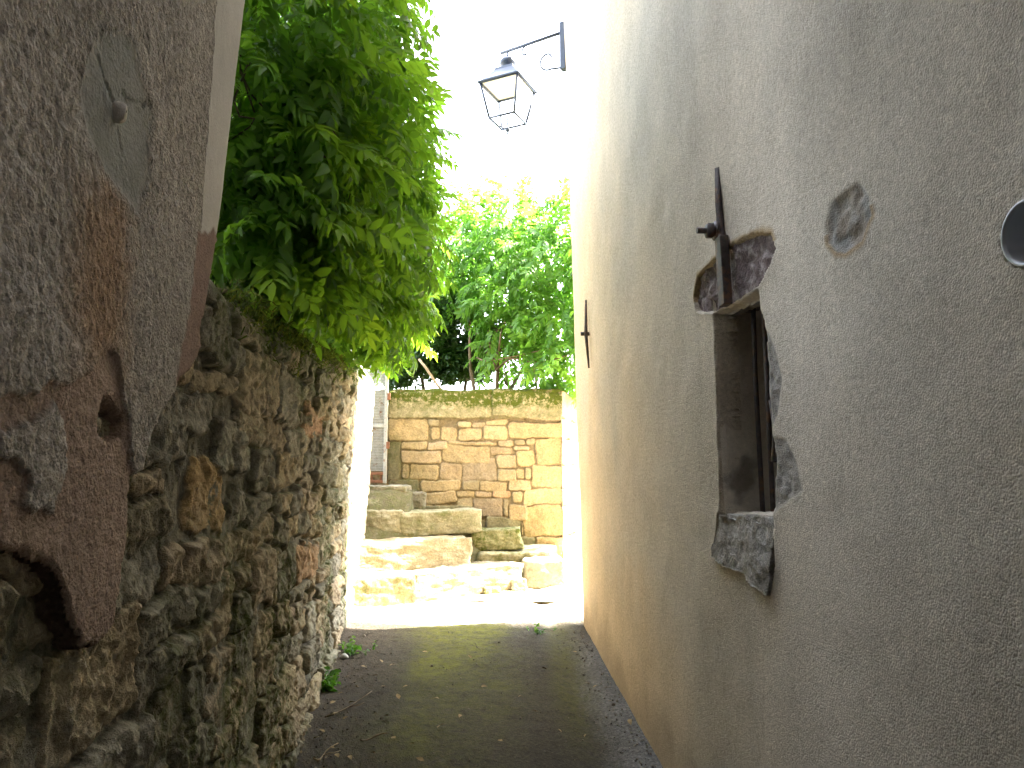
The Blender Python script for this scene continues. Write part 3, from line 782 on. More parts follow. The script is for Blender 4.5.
def lcol(U, V, cc):
    k = sstep(0.0, 0.5, fbm(U * 22 + V * 18, V * 40 - U * 25, 231, 4))[..., None]
    return cc * (1 - k) + np.array([0.30, 0.26, 0.25]) * k
s = right_patch('lintel', LINT, M_LINT, (0.155, 0.118, 0.115), 0.012, 233, margin=0.0, relief=0.016, cfun=lcol, parent=win); to_win(s)
s['label'] = 'rough purplish grey stone over the small window'
zS = SILL[:, 1].max()
def scol(U, V, cc):
    k = sstep(-0.2, 0.5, fbm(U * 24, V * 8, 235, 4))[..., None]
    return cc * (1 - k) + np.array([0.21, 0.19, 0.16]) * k
s = right_patch('sill', SILL, M_LINT, (0.33, 0.31, 0.28), 0.004, 237, margin=0.004, relief=0.014, parent=win, cfun=scol,
                tilt=lambda U, V: 0.016 * sstep(zS - 0.02, zS - 0.16, V)); to_win(s)
bm = bmesh.new()                                            # sill top, sloping outwards
n1, n2 = 14, 30
vs_ = []
for i in range(n1):
    for j in range(n2):
        t = i / (n1 - 1); q = j / (n2 - 1)
        y = yN + (yF - yN + 0.01) * q; x = XR(y, zb) + 0.004 + t * DEEP
        vs_.append(bm.verts.new((x, y, zb - 0.012 + 0.02 * min(1, t * 2.0) + 0.004 * float(fbm(np.array(x * 30), np.array(y * 30), 239)))))
for i in range(n1 - 1):
    for j in range(n2 - 1):
        bm.faces.new((vs_[i * n2 + j], vs_[(i + 1) * n2 + j], vs_[(i + 1) * n2 + j + 1], vs_[i * n2 + j + 1]))
to_win(bm_obj('sill_top', bm, mat_plain('dusty sill', (0.36, 0.37, 0.37), 0.95, 0, 0.25, 40, 0.4), None, True))

# wall anchor by the window
def rwp(px, py, out=0.0):
    p = on_plane(px, py, RP_N, RP_D - out); return Vector(p)
an = thing('wall_anchor', None, None, rwp(720, 240)); 
def sub(o, par):
    o.parent = par; o.matrix_parent_inverse = Matrix.Translation(-Vector(par.location)); return o
an.parent = right_house; an.matrix_parent_inverse = Matrix.Translation(-Vector(right_house.location))
rotw = Matrix.Rotation(math.atan(0.066), 4, 'Z') @ Matrix.Rotation(-math.atan(0.026), 4, 'Y')
bm = bmesh.new()
p1, p2 = rwp(718, 168, 0.004), rwp(722, 240, 0.010); p3 = rwp(729, 300, 0.02)
tube(bm, [p1, p1 * .5 + p2 * .5 + Vector((-0.003, 0, 0)), p2, p2 * .6 + p3 * .4], [0.011, 0.014, 0.015, 0.014], 4)
for v in bm.verts: v.co += Vector((0, 0.003 * math.sin(v.co.z * 60), 0))
sub(bm_obj('bar', bm, M_IRON), an)
bm = bmesh.new()
c3 = (p2 + p3) / 2 + Vector((-0.006, 0, -0.005)); 
box(bm, c3, (0.030, 0.050, (p2.z - p3.z) * 1.05), rotw, 0.003)
sub(bm_obj('plate', bm, M_IRON), an)
bm = bmesh.new()
pb = rwp(722, 231, 0.0); dx = Vector((-1, -0.066, 0)).normalized()
tube(bm, [pb - dx * 0.03, pb + dx * 0.085], 0.0105, 10)
sub(bm_obj('bolt', bm, M_IRON), an)
bm = bmesh.new()
lathe(bm, [(0.0, 0.0), (0.024, 0.0), (0.026, 0.003), (0.026, 0.020), (0.023, 0.024), (0.0, 0.024)], pb + dx * 0.030, 6, axis_to(dx))
sub(bm_obj('nut', bm, M_IRON), an)
bm = bmesh.new()
lathe(bm, [(0.0, 0.0), (0.032, 0.0), (0.033, 0.003), (0.033, 0.006), (0.0, 0.008)], pb + dx * 0.020, 14, axis_to(dx))
sub(bm_obj('washer', bm, M_IRON), an)
# second anchor near the rounded corner
an2 = thing('wall_anchor', None, None, rwp(586, 333)); an2.parent = right_house; an2.matrix_parent_inverse = Matrix.Translation(-Vector(right_house.location))
bm = bmesh.new()
ya2 = 4.95
q1, q2 = at_y(586, 300, ya2), at_y(587, 368, ya2)
xw = XR(ya2, (q1[2] + q2[2]) / 2)
xs = lambda z: XR(ya2, z) - 0.012
tube(bm, [(xs(q1[2]) - .004, ya2, q1[2]), (xs((q1[2] + q2[2]) / 2) - 0.010, ya2 + .02, (q1[2] + q2[2]) / 2), (xs(q2[2]), ya2, q2[2])], [0.007, 0.013, 0.006], 4)
sub(bm_obj('bar', bm, M_IRON), an2)
bm = bmesh.new()
zm = at_y(584, 333, ya2)[2]
tube(bm, [(xs(zm) + 0.02, ya2 + .03, zm), (xs(zm) - 0.045, ya2 + .03, zm)], 0.014, 8)
sub(bm_obj('bolt', bm, M_IRON), an2)
# drain pipe end
bm = bmesh.new()
px0 = XR(*pipe_c)
lathe(bm, [(pipe_r + 0.002, 0.0), (pipe_r + 0.002, 0.006), (pipe_r - 0.002, 0.007), (pipe_r - 0.004, 0.0), (pipe_r - 0.004, -0.30), (0.001, -0.30)], (px0 + 0.002, pipe_c[0], pipe_c[1]), 40, axis_to((-1, -0.066, -0.02)))
s = bm_obj('pipe_end', bm, M_PIPE, None, True); adopt(s, right_house); s['label'] = 'open round grey pipe end set in the wall'

# ------------------------------------------------------------------ far retaining wall
YFAR = 7.7
K = 280 / 694
def FW(cx_, cy_):
    p = at_y(330 + cx_ * K, 330 + cy_ * K, YFAR); return p[0], p[2]
stones = [(140,150,398,219,1),(401,150,578,219,1),
 (140,221,243,273),(243,222,271,239),(248,240,272,273),(274,240,316,277),(316,224,351,240),(318,241,376,273),(352,227,385,240),(379,236,441,271),(386,222,440,235),(441,229,578,266,2),
 (418,270,454,288),(456,267,483,285),(484,266,510,283),(140,275,175,372,3),(176,275,241,296),(176,298,276,331),(277,285,398,329),(242,277,290,297),(399,289,453,311),(454,285,496,299),(413,311,462,343),(462,298,508,339,2),(511,266,578,335,2),(292,275,415,285),
 (196,333,268,373),(269,329,327,373),(327,318,412,373,4),(413,344,461,373),(460,343,481,369),(481,340,498,369),(498,336,578,391),
 (224,373,326,401),(328,373,371,399),(371,374,437,401),(440,370,498,398),(478,393,578,433),
 (218,402,314,433),(313,399,359,415),(358,401,401,417),(401,398,447,417,5),(450,400,477,427),(354,417,429,464,4),(430,420,443,462),(443,432,491,471),(477,434,578,512,2),(314,416,353,440),
 (176,333,195,372),(140,372,222,420,3),(140,420,216,470,3),(218,434,353,470,3),(385,464,472,500,3),(300,470,384,500,3),(472,513,509,552,3),(430,500,470,552,3),(511,513,578,556,2),(140,470,300,520,3),(140,520,430,600,3),(430,553,578,600),(473,472,477,510)]
rects, cols = [], []
cpal = {1: (0.34, 0.29, 0.19), 2: (0.40, 0.29, 0.165), 3: (0.21, 0.19, 0.12), 4: (0.27, 0.215, 0.155), 5: (0.38, 0.25, 0.16)}
rf = np.random.default_rng(5)
for r in stones:
    a = FW(r[0], r[3]); b = FW(r[2], r[1])
    rects.append((a[0], a[1], b[0], b[1]))
    base_c = np.array(cpal[r[4]]) if len(r) > 4 else np.array([(0.36, 0.28, 0.17), (0.39, 0.30, 0.18), (0.32, 0.26, 0.165), (0.36, 0.275, 0.18)][rf.integers(4)])
    cols.append(base_c * rf.uniform(0.80, 1.02) * np.array([0.97, 1.0, 0.96]))
xE = FW(577, 300)[0]; ztop = FW(300, 148)[1]
zrow = 0.45                                                 # quoins of the side face
edges = sorted({round(FW(0, y)[1], 3) for y in (150, 219, 266, 335, 392, 433, 512, 600)})
for z0_, z1_ in zip(edges, edges[1:]):
    u_ = xE
    while u_ < xE + 2.2:
        wd = rf.uniform(0.25, 0.55); rects.append((u_ - 0.01, z0_, u_ + wd, z1_)); cols.append(np.array((0.40, 0.32, 0.20)) * rf.uniform(0.9, 1.1)); u_ += wd
ua = spaced((-2.6, -1.45, 40), (-1.45, xE + 0.35, 330), (xE + 0.35, xE + 2.2, 90)); va = spaced((0.45, ztop, 300))
U, V = np.meshgrid(ua, va, indexing='ij')
H, COL = stone_field(U, V, rects, 301, cols, warp=0.017, gap=0.002, rad=0.022, edge=0.014, relief=0.030, joint=(0.17, 0.135, 0.08), rough=0.010, relr=0.7)
sd_dir = np.array([0.33, 0.944])
Px = np.where(U < xE, U, xE + (U - xE) * sd_dir[0]); Py = np.where(U < xE, YFAR, YFAR + (U - xE) * sd_dir[1])
kx = sstep(xE - 0.03, xE + 0.03, U)
nx = kx * sd_dir[1]; ny = -(1 - kx) - kx * sd_dir[0]
P = np.stack([Px + nx * H, Py + ny * H, V], -1)
capm = V > FW(0, 219)[1]
P[..., 1] -= 0.02 * capm * (1 - kx)
tz = ztop - V
moss = capm * (0.5 + 1.8 * sstep(0.22, 0.06, tz + 0.08 * fbm(U * 5, V * 5, 305)))
leftm = 0.6 * sstep(-0.6, -1.2, U) * sstep(-0.3, 0.5, fbm(U * 4, V * 3, 307))
lowm = 0.45 * sstep(1.45, 1.0, V) * sstep(-0.2, 0.4, fbm(U * 4, V * 4, 309)) * (1 - kx)
moss = np.clip(np.maximum(np.maximum(moss * (1 - 0.8 * kx), leftm), lowm), 0, 2)
back = np.stack([P[:, -1] + np.array([0, 0.18, 0.03]), P[:, -1] + np.array([-0.08, 0.42, 0.0]), P[:, -1] * np.array([1, 1, 0]) + np.array([-0.08, 0.45, 0.5])], 1)
rag = 0.02 * fbm(U[:, -1] * 8, U[:, -1], 311)
P[:, -1, 2] += rag; back[:, 0, 2] += rag
P = np.concatenate([P, back], 1)
COL = np.concatenate([COL] + [COL[:, -1:]] * 3, 1); moss = np.concatenate([moss] + [np.maximum(moss[:, -1:], 0.5)] * 3, 1)
fw = grid_mesh('retaining_wall', P, M_STONE_FAR, cols=COL, attrs={'moss': moss})
tag(fw, 'sunny yellowish sandstone wall with mossy capping slabs, closing the end of the alley', 'stone wall')

# terraces behind the walls
def slab(name, pts, zt_, zb_, mat):
    bm = bmesh.new()
    a = [bm.verts.new((x, y, zt_)) for x, y in pts]; b = [bm.verts.new((x, y, zb_)) for x, y in pts]
    bm.faces.new(a)
    for i in range(len(pts)): bm.faces.new((b[i], b[(i + 1) % len(pts)], a[(i + 1) % len(pts)], a[i]))
    o = bm_obj(name, bm, mat); tag(o, kind='structure'); return o
slab('garden_ground', [(-1.75, 2.2), (-1.72, 6.98), (-12, 6.98), (-12, 2.2)], 1.85, -0.2, M_SOIL)
slab('terrace_ground', [(-12, 8.1), (xE - 0.02, 8.12), (xE + 0.55, 9.7), (2.5, 16), (-12, 16)], 2.12, 0.2, M_SOIL)

# ------------------------------------------------------------------ stone steps
def rock(name, start, L, D, Hh, ang, label, col, moss=0.0, seed=0, r=0.035, tilt=0.0, taper=0.0, group='rough stone steps up to the gate', cat='step'):
    n = 30
    bm = bmesh.new(); bmesh.ops.create_cube(bm, size=2.0)
    bmesh.ops.subdivide_edges(bm, edges=bm.edges[:], cuts=n, use_grid_fill=True)
    V_ = np.array([v.co[:] for v in bm.verts]); Fc = np.array([[v.index for v in f.verts] for f in bm.faces]); bm.free()
    hs = np.array([L / 2, D / 2, Hh / 2]); p = V_ * hs
    rr = min(r * 0.6, 0.45 * hs.min())
    q = np.clip(p, -(hs - rr), hs - rr); d = p - q; ln = np.linalg.norm(d, axis=1, keepdims=True)
    nrm = np.where(ln > 1e-9, d / np.maximum(ln, 1e-9), 0); p = q + nrm * rr
    dom = np.abs(V_) > 0.999
    nr = nrm.copy()
    ns = 0.008 * fbm(p[:, 0] * 26 + p[:, 1] * 9, p[:, 2] * 28 + p[:, 1] * 22, 460 + seed, 3) + 0.018 * fbm(p[:, 0] * 7 + p[:, 1] * 3, p[:, 2] * 9 + p[:, 1] * 5, 400 + seed, 5, 0.6) + 0.008 * fbm(p[:, 0] * 2.4 + 7, p[:, 2] * 3 + p[:, 1] * 2, 430 + seed, 2)
    p = p + nr * ns[:, None]
    p[:, 2] *= 1 - taper * (p[:, 0] / L + 0.5)
    p[:, 0] += 0.03 * fbm(p[:, 2] * 5, p[:, 1] * 5, 450 + seed, 2)
    p[:, 0] += L / 2; p[:, 1] += D / 2; p[:, 2] += Hh / 2
    ca, sa = math.cos(ang), math.sin(ang); ct, st_ = math.cos(tilt), math.sin(tilt)
    x, z = p[:, 0] * ct - p[:, 2] * st_, p[:, 0] * st_ + p[:, 2] * ct
    p = np.stack([x * ca - p[:, 1] * sa, x * sa + p[:, 1] * ca, z], 1)
    ms = np.clip(moss * (0.5 + sstep(-0.2, 0.4, fbm(p[:, 0] * 6, p[:, 2] * 6 + p[:, 1] * 4, 470 + seed))), 0, 1)
    cc = np.ones((len(p), 3)) * np.array(col) * (1 + 0.15 * fbm(p[:, 0] * 4, p[:, 2] * 7, 480 + seed))[:, None]
    o = mesh_np(name, p, [Fc], M_STEP, None, cc, {'moss': ms}); o.location = start
    return tag(o, label, cat, group)
R_ = math.radians
GB = lambda Y: float(gz(Y)) - 0.03
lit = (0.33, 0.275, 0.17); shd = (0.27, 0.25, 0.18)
rock('step_stone', (-1.34, 6.02, GB(6.1)), 0.60, 0.50, 0.275, R_(22), 'yellow mossy block at the left end of the lowest step, against the wall', lit, 0.5, 1, 0.03)
rock('step_stone', (-0.80, 6.25, GB(6.3) + 0.01), 1.04, 0.50, 0.25, R_(30), 'long pale worn block forming the main length of the lowest step', (0.31, 0.265, 0.19), 0.3, 2, 0.022, tilt=R_(2.6), taper=0.15)
rock('step_stone', (0.12, 6.82, GB(6.85) + 0.0), 0.38, 0.45, 0.27, R_(6), 'squat speckled stone at the right end of the lowest step', (0.30, 0.28, 0.22), 0.35, 3, 0.06)
rock('step_stone', (-1.42, 6.38, 0.81), 1.15, 0.55, 0.255, R_(24), 'big pale block of the second step, broken brown at its left end', (0.32, 0.27, 0.185), 0.25, 4, 0.016, tilt=R_(1.0))
rock('step_stone', (-1.46, 6.88, 1.06), 0.44, 0.45, 0.26, R_(8), 'short grey block left of the long mossy slab on the third step', shd, 0.35, 5, 0.03)
rock('step_stone', (-1.03, 6.93, 1.07), 0.76, 0.42, 0.235, R_(9), 'long greenish worn slab of the third step, in the shade', (0.27, 0.25, 0.17), 0.5, 6, 0.025, tilt=R_(2.5), taper=0.1)
rock('step_stone', (-0.36, 7.10, 0.93), 0.47, 0.42, 0.20, R_(5), 'bright green mossy slab on the right, below the sandstone wall', (0.26, 0.25, 0.15), 1.2, 7, 0.035, tilt=R_(2))
rock('step_stone', (-1.62, 7.16, 1.31), 0.62, 0.45, 0.235, R_(4), 'dark top block just below the metal gate', (0.22, 0.20, 0.16), 0.4, 8, 0.025)
rock('step_stone', (-1.02, 7.32, 1.28), 0.16, 0.3, 0.20, R_(10), 'small dark stone tucked beside the top block', (0.20, 0.18, 0.14), 0.5, 9, 0.05)
rock('step_stone', (-0.30, 6.98, GB(7.2)), 0.70, 0.5, 0.28, R_(6), 'low greenish stone under the mossy slab, below the sandstone wall', (0.25, 0.23, 0.15), 0.5, 10, 0.05)
rock('wedge_stone', (-0.22, 6.54, GB(6.5)), 0.16, 0.2, 0.10, R_(25), 'small greenish wedge stone under the long pale block of the lowest step', (0.27, 0.26, 0.15), 0.6, 11, 0.03, group='wedge stones under the steps', cat='stone')
rock('wedge_stone', (0.0, 6.66, GB(6.7)), 0.13, 0.2, 0.13, R_(15), 'pale little wedge stone between the long block and the squat speckled stone', (0.34, 0.30, 0.22), 0.1, 12, 0.03, group='wedge stones under the steps', cat='stone')
# earth packed behind the steps
def bank():
    x = np.linspace(-2.2, 0.45, 90); y = np.linspace(6.3, 7.75, 60); X, Y = np.meshgrid(x, y, indexing='ij')
    prog = (Y - 6.3) - 0.28 * (X + 1.3)
    z = 0.60 + 0.80 * np.clip(prog - 0.15, 0, 2) * sstep(0.4, -0.4, X + 0.25) + 0.35 * sstep(0.2, 0.9, prog)
    lim = np.where(X < -0.95, 1.50, np.where(X < -0.3, 1.22, 0.95))
    z = np.minimum(z, lim) + 0.015 * fbm(X * 8, Y * 8, 501) 
    return grid_mesh('earth_bank', np.stack([X, Y, z], -1), M_STEP, cols=np.ones(X.shape + (3,)) * np.array([0.11, 0.095, 0.06]), attrs={'moss': np.full(X.shape, 0.5)})
tag(bank(), kind='structure')
slab('gate_landing', [(-2.6, 7.35), (-1.18, 7.35), (-1.18, 8.2), (-2.6, 8.2)], 1.545, 0.4, M_SOIL)

# ------------------------------------------------------------------ gate
gx0, gx1, gyy = -1.95, -1.275, 7.56
gz0, gz1 = 1.565, 2.95
gt = thing('metal_gate', 'tall grey wire mesh gate with rusty foot rail at the top of the steps', 'gate', ((gx0 + gx1) / 2, gyy, gz0))
bm = bmesh.new()
for x in (gx0, gx1 - 0.03): box(bm, (x + 0.015, gyy, (gz0 + gz1) / 2), (0.035, 0.035, gz1 - gz0), None, 0.004)
for z in (gz1 - 0.02, 2.15): box(bm, ((gx0 + gx1) / 2, gyy, z), (gx1 - gx0 - 0.07, 0.030, 0.035), None, 0.003)
sub(bm_obj('frame', bm, M_GATE), gt)
bm = bmesh.new()
for z in (gz0 + 0.02, gz0 + 0.10): box(bm, ((gx0 + gx1) / 2, gyy - 0.004, z), (gx1 - gx0 - 0.06, 0.04, 0.028), None, 0.003)
for k in range(7): box(bm, (gx0 + 0.07 + k * 0.092, gyy, gz0 + 0.06), (0.018, 0.02, 0.05))
sub(bm_obj('foot_rail', bm, M_RUST), gt)
bm = bmesh.new()
k = 0
x = gx0 + 0.045
while x < gx1 - 0.04:
    box(bm, (x, gyy + 0.006, (gz0 + 0.12 + gz1) / 2), (0.006, 0.004, gz1 - gz0 - 0.14)); x += 0.013
z = gz0 + 0.13
while z < gz1 - 0.04:
    box(bm, ((gx0 + gx1) / 2, gyy + 0.001, z), (gx1 - gx0 - 0.07, 0.004, 0.007)); z += 0.016
sub(bm_obj('mesh_panel', bm, M_GATE), gt)
for z in (2.45, 1.95):
    bm = bmesh.new(); box(bm, (gx1 + 0.012, gyy - 0.012, z), (0.03, 0.03, 0.07), None, 0.004)
    sub(bm_obj('hinge', bm, M_RUST), gt)

# ------------------------------------------------------------------ lantern on its bracket
Nn_ = at_y(516, 73, 5.80)
zE = Nn_[2]
def at_z(px, py, z):
    r = ray(px, py); return EYE + r * ((z - EYE[2]) / r[2])
Lc, Rc = at_z(478, 83, zE), at_z(537, 90, zE)
cen = (Lc + Rc) / 2
dirA = Vector((Lc[0] - Nn_[0], Lc[1] - Nn_[1], 0)).normalized()
half = 1.1 * 0.5 * 0.5 * (np.linalg.norm((Lc - Nn_)[:2]) + np.linalg.norm((Rc - Nn_)[:2]))
angA = math.atan2(dirA.y, dirA.x)
zB = at_y(510, 121, cen[1])[2]; zCap = at_y(508, 60, cen[1])[2]
lan = thing('wall_lantern', 'blue grey metal street lantern hanging from a scrolled arm against the bright sky', 'lantern', (cen[0], cen[1], zE))
RotA = Matrix.Rotation(angA, 4, 'Z')
def Lp(x, y, z): return Vector((cen[0], cen[1], 0)) + RotA.to_3x3() @ Vector((x, y, 0)) + Vector((0, 0, z))
hb = half * 0.62
bm = bmesh.new()                                            # roof: hipped, flared eave
levels = [(half * 1.03, zE - 0.012), (half * 1.03, zE), (half * 0.92, zE + 0.012), (half * 0.48, zE + 0.125), (half * 0.44, zE + 0.150)]
rings = [[bm.verts.new(Lp(sx * h, sy * h, z)) for sx, sy in ((1, 1), (-1, 1), (-1, -1), (1, -1))] for h, z in levels]
for A, B in zip(rings, rings[1:]):
    for k in range(4): bm.faces.new((A[k], A[(k + 1) % 4], B[(k + 1) % 4], B[k]))
bm.faces.new(rings[-1])
hi_ = [bm.verts.new(Lp(sx * half * 0.9, sy * half * 0.9, zE - 0.012)) for sx, sy in ((1, 1), (-1, 1), (-1, -1), (1, -1))]
for k in range(4): bm.faces.new((rings[0][(k + 1) % 4], rings[0][k], hi_[k], hi_[(k + 1) % 4]))
inn = [bm.verts.new(Lp(sx * half * 0.44, sy * half * 0.44, zE + 0.115)) for sx, sy in ((1, 1), (-1, 1), (-1, -1), (1, -1))]
for k in range(4): bm.faces.new((hi_[(k + 1) % 4], hi_[k], inn[k], inn[(k + 1) % 4]))
bm.faces.new(inn[::-1])
sub(bm_obj('roof', bm, M_LAMP), lan)
bm = bmesh.new()                                            # white enamel reflector under the roof
r1 = [bm.verts.new(Lp(sx * half * 0.90, sy * half * 0.90, zE - 0.006)) for sx, sy in ((1, 1), (-1, 1), (-1, -1), (1, -1))]
r2 = [bm.verts.new(Lp(sx * half * 0.5, sy * half * 0.5, zE + 0.012)) for sx, sy in ((1, 1), (-1, 1), (-1, -1), (1, -1))]
for k in range(4): bm.faces.new((r1[(k + 1) % 4], r1[k], r2[k], r2[(k + 1) % 4]))
bm.faces.new(r2[::-1])
sub(bm_obj('reflector', bm, mat_plain('white enamel', (0.8, 0.8, 0.78), 0.4, 0, 0.03, 10, 0.0)), lan)
bm = bmesh.new()
zt0 = zE + 0.150
lathe(bm, [(0.055, zt0), (0.055, zt0 + 0.04), (0.070, zt0 + 0.05), (0.072, zt0 + 0.075), (0.055, zt0 + 0.10), (0.02, zt0 + 0.115), (0.012, zt0 + 0.14), (0.0, zt0 + 0.14)], (cen[0], cen[1], 0), 18)
sub(bm_obj('chimney', bm, M_LAMP), lan)
zArm = zt0 + 0.155
bm = bmesh.new()
cs4 = ((1, 1), (-1, 1), (-1, -1), (1, -1))
for sx, sy in cs4:
    tube(bm, [Lp(sx * half * 0.93, sy * half * 0.93, zE - 0.01), Lp(sx * hb, sy * hb, zB)], 0.0105, 6)
for k in range(4):
    a, b = cs4[k], cs4[(k + 1) % 4]
    tube(bm, [Lp(a[0] * hb, a[1] * hb, zB), Lp(b[0] * hb, b[1] * hb, zB)], 0.010, 6)
    tube(bm, [Lp(a[0] * half * 0.93, a[1] * half * 0.93, zE - 0.012), Lp(b[0] * half * 0.93, b[1] * half * 0.93, zE - 0.012)], 0.009, 6)
    tube(bm, [Lp(a[0] * hb, a[1] * hb, zB), Lp(a[0] * hb * 0.5, a[1] * hb * 0.5, zB - 0.055), Lp(a[0] * 0.012, a[1] * 0.012, zB - 0.075)], 0.005, 5)
sub(bm_obj('frame', bm, M_LAMP), lan)
bm = bmesh.new()
lathe(bm, [(0.0, zB - 0.125), (0.010, zB - 0.118), (0.006, zB - 0.105), (0.020, zB - 0.09), (0.022, zB - 0.075), (0.008, zB - 0.06), (0.007, zB + 0.03), (0.0, zB + 0.03)], (cen[0], cen[1], 0), 10)
sub(bm_obj('finial', bm, M_LAMP), lan)
for k in range(4):
    a, b = cs4[k], cs4[(k + 1) % 4]
    bm = bmesh.new()
    e = 0.985
    vs4 = [bm.verts.new(Lp(a[0] * half * 0.91 * e, a[1] * half * 0.91 * e, zE - 0.02)), bm.verts.new(Lp(b[0] * half * 0.91 * e, b[1] * half * 0.91 * e, zE - 0.02)),
           bm.verts.new(Lp(b[0] * hb * e, b[1] * hb * e, zB + 0.008)), bm.verts.new(Lp(a[0] * hb * e, a[1] * hb * e, zB + 0.008))]
    bm.faces.new(vs4); sub(bm_obj('pane', bm, M_GLASS), lan)
# bracket arm
mount = at_y(566, 34, 5.72)
arm_z = (at_y(508, 51, cen[1])[2])
bm = bmesh.new()
mp_ = Vector((XR(YK, arm_z) + 0.022, 5.725, arm_z)); ce_ = Vector((cen[0], cen[1], arm_z)); ad = (ce_ - mp_); adn = ad.normalized(); mp_ = mp_ + adn * 0.04
tube(bm, [mp_, ce_ + adn * 0.07], 0.014, 8)
tube(bm, [ce_ + Vector((0, 0, 0.0)), Vector((cen[0], cen[1], zt0 + 0.12))], 0.008, 8)
sub(bm_obj('arm', bm, M_LAMP), lan)
bm = bmesh.new()
def spiral(c, r0, r1, a0, a1, n=18):
    out = []
    for i in range(n):
        t = i / (n - 1); r = r0 + (r1 - r0) * t; a = a0 + (a1 - a0) * t
        out.append(c + adn * (r * math.cos(a)) + Vector((0, 0, r * math.sin(a))))
    return out
c1 = mp_ + adn * 0.13 + Vector((0, 0, -0.20))
tube(bm, [mp_ + adn * 0.015 + Vector((0, 0, -0.31))] + spiral(c1, 0.10, 0.03, -1.9, 2.9), 0.009, 6)
sub(bm_obj('scroll', bm, M_LAMP), lan)
bm = bmesh.new()
c2 = mp_ + adn * 0.34 + Vector((0, 0, -0.06))
tube(bm, spiral(c2, 0.055, 0.02, 1.9, -2.6), 0.008, 6)
sub(bm_obj('scroll', bm, M_LAMP), lan)
bm = bmesh.new()
box(bm, mp_ + Vector((0, 0, -0.13)) - adn * 0.018, (0.050, 0.06, 0.42), Matrix.Rotation(math.atan2(adn.y, adn.x), 4, 'Z'), 0.004)
sub(bm_obj('wall_plate', bm, M_LAMP), lan)

# ------------------------------------------------------------------ foliage
def leaflet():
    v = np.array([(0, 0, 0), (-.42, .30, .07), (0, .32, 0), (.42, .30, .07), (-.36, .62, .03), (0, .64, -.03), (.36, .62, .03), (0, 1.0, -.16)], float)
    f3 = np.array([(0, 2, 1), (0, 3, 2), (4, 5, 7), (5, 6, 7)]); f4 = np.array([(1, 2, 5, 4), (2, 3, 6, 5)])
    return v, f3, f4
LV, LF3, LF4 = leaflet()
def rotm(ax, a):
    return np.array(Matrix.Rotation(a, 3, ax))
def sprig(rng, pairs=5, L=0.26, ll=0.085, lw=0.030):
    """pinnate leaf along +Y, drooping"""
    vs = []
    def put(p, yaw, pitch, l, wd):
        M = rotm('Z', yaw) @ rotm('X', pitch) @ rotm('Y', rng.normal(0, 0.25))
        vs.append((LV * np.array([wd, l, l])) @ M.T + p)
    for i in range(pairs):
        t = 0.25 + 0.70 * i / (pairs - 1)
        p = np.array([0, L * t, -0.10 * L * t * t * 3])
        for sgn in (1, -1):
            s_ = ll * rng.uniform(0.8, 1.1) * (0.8 + 0.4 * math.sin(t * 2.6))
            put(p, -sgn * rng.uniform(0.75, 1.1), -rng.uniform(0.25, 0.75), s_, lw * s_ / ll * 1.15)
    p = np.array([0, L, -0.3 * L]); put(p, rng.normal(0, 0.15), -0.6, ll * 1.05, lw * 1.15)
    return np.concatenate(vs)
def instance_mesh(name, temps, pos, R, sc, tint, mat, parent=None):
    V_, F3, F4, T_ = [], [], [], []; off = 0
    pick = RNG.integers(len(temps), size=len(pos))
    for k, tv in enumerate(temps):
        m = np.nonzero(pick == k)[0]
        if not len(m): continue
        vv = np.einsum('nij,vj->nvi', R[m], tv) * sc[m][:, None, None] + pos[m][:, None, :]
        nl = len(tv) // 8
        base_ = (np.arange(len(m) * nl) * 8 + off)[:, None, None]
        F3.append((LF3[None] + base_).reshape(-1, 3)); F4.append((LF4[None] + base_).reshape(-1, 4))
        V_.append(vv.reshape(-1, 3)); T_.append(np.repeat(np.clip(tint[m] , 0, 1), len(tv)))
        off += vv.shape[0] * vv.shape[1]
    return mesh_np(name, np.concatenate(V_), [np.concatenate(F3), np.concatenate(F4)], mat, parent, None, {'tint': np.concatenate(T_)})
def frames(dirs, upj=0.35):
    """leaf Y axis along dirs, Z roughly up"""
    n = len(dirs); y = dirs / np.linalg.norm(dirs, axis=1, keepdims=True)
    z0 = np.array([0, 0, 1.0]) + RNG.normal(0, upj, (n, 3))
    x = np.cross(y, z0); x /= np.linalg.norm(x, axis=1, keepdims=True) + 1e-9
    z = np.cross(x, y)
    return np.stack([x, y, z], -1)
def clump_leaves(clumps, per, shell=0.55, droop=0.45):
    P_, D_, T_ = [], [], []
    for c, r, wt in clumps:
        n = int(per * wt)
        d = RNG.normal(0, 1, (n, 3)); d /= np.linalg.norm(d, axis=1, keepdims=True)
        rad = np.array(r) * (shell + (1.12 - shell) * RNG.random((n, 1)) ** 0.6)
        rad = rad * (1 + 0.22 * np.sin(d[:, :1] * 5 + c[0] * 9) * np.cos(d[:, 2:] * 6 + c[2] * 7))
        P_.append(np.array(c) + d * rad)
        dd = d + RNG.normal(0, 0.35, (n, 3)); dd[:, 2] -= droop
        D_.append(dd); T_.append(np.clip(RNG.normal(0.45, 0.16, n) + RNG.normal(0, 0.08), 0, 1))
    return np.concatenate(P_), np.concatenate(D_), np.concatenate(T_)
rv = np.random.default_rng(77)
SPR = [sprig(rv, rv.integers(5, 7), rv.uniform(0.25, 0.31), rv.uniform(0.082, 0.100), rv.uniform(0.030, 0.037)) for _ in range(7)]

def pc(px, py, Y): return at_y(px, py, Y)
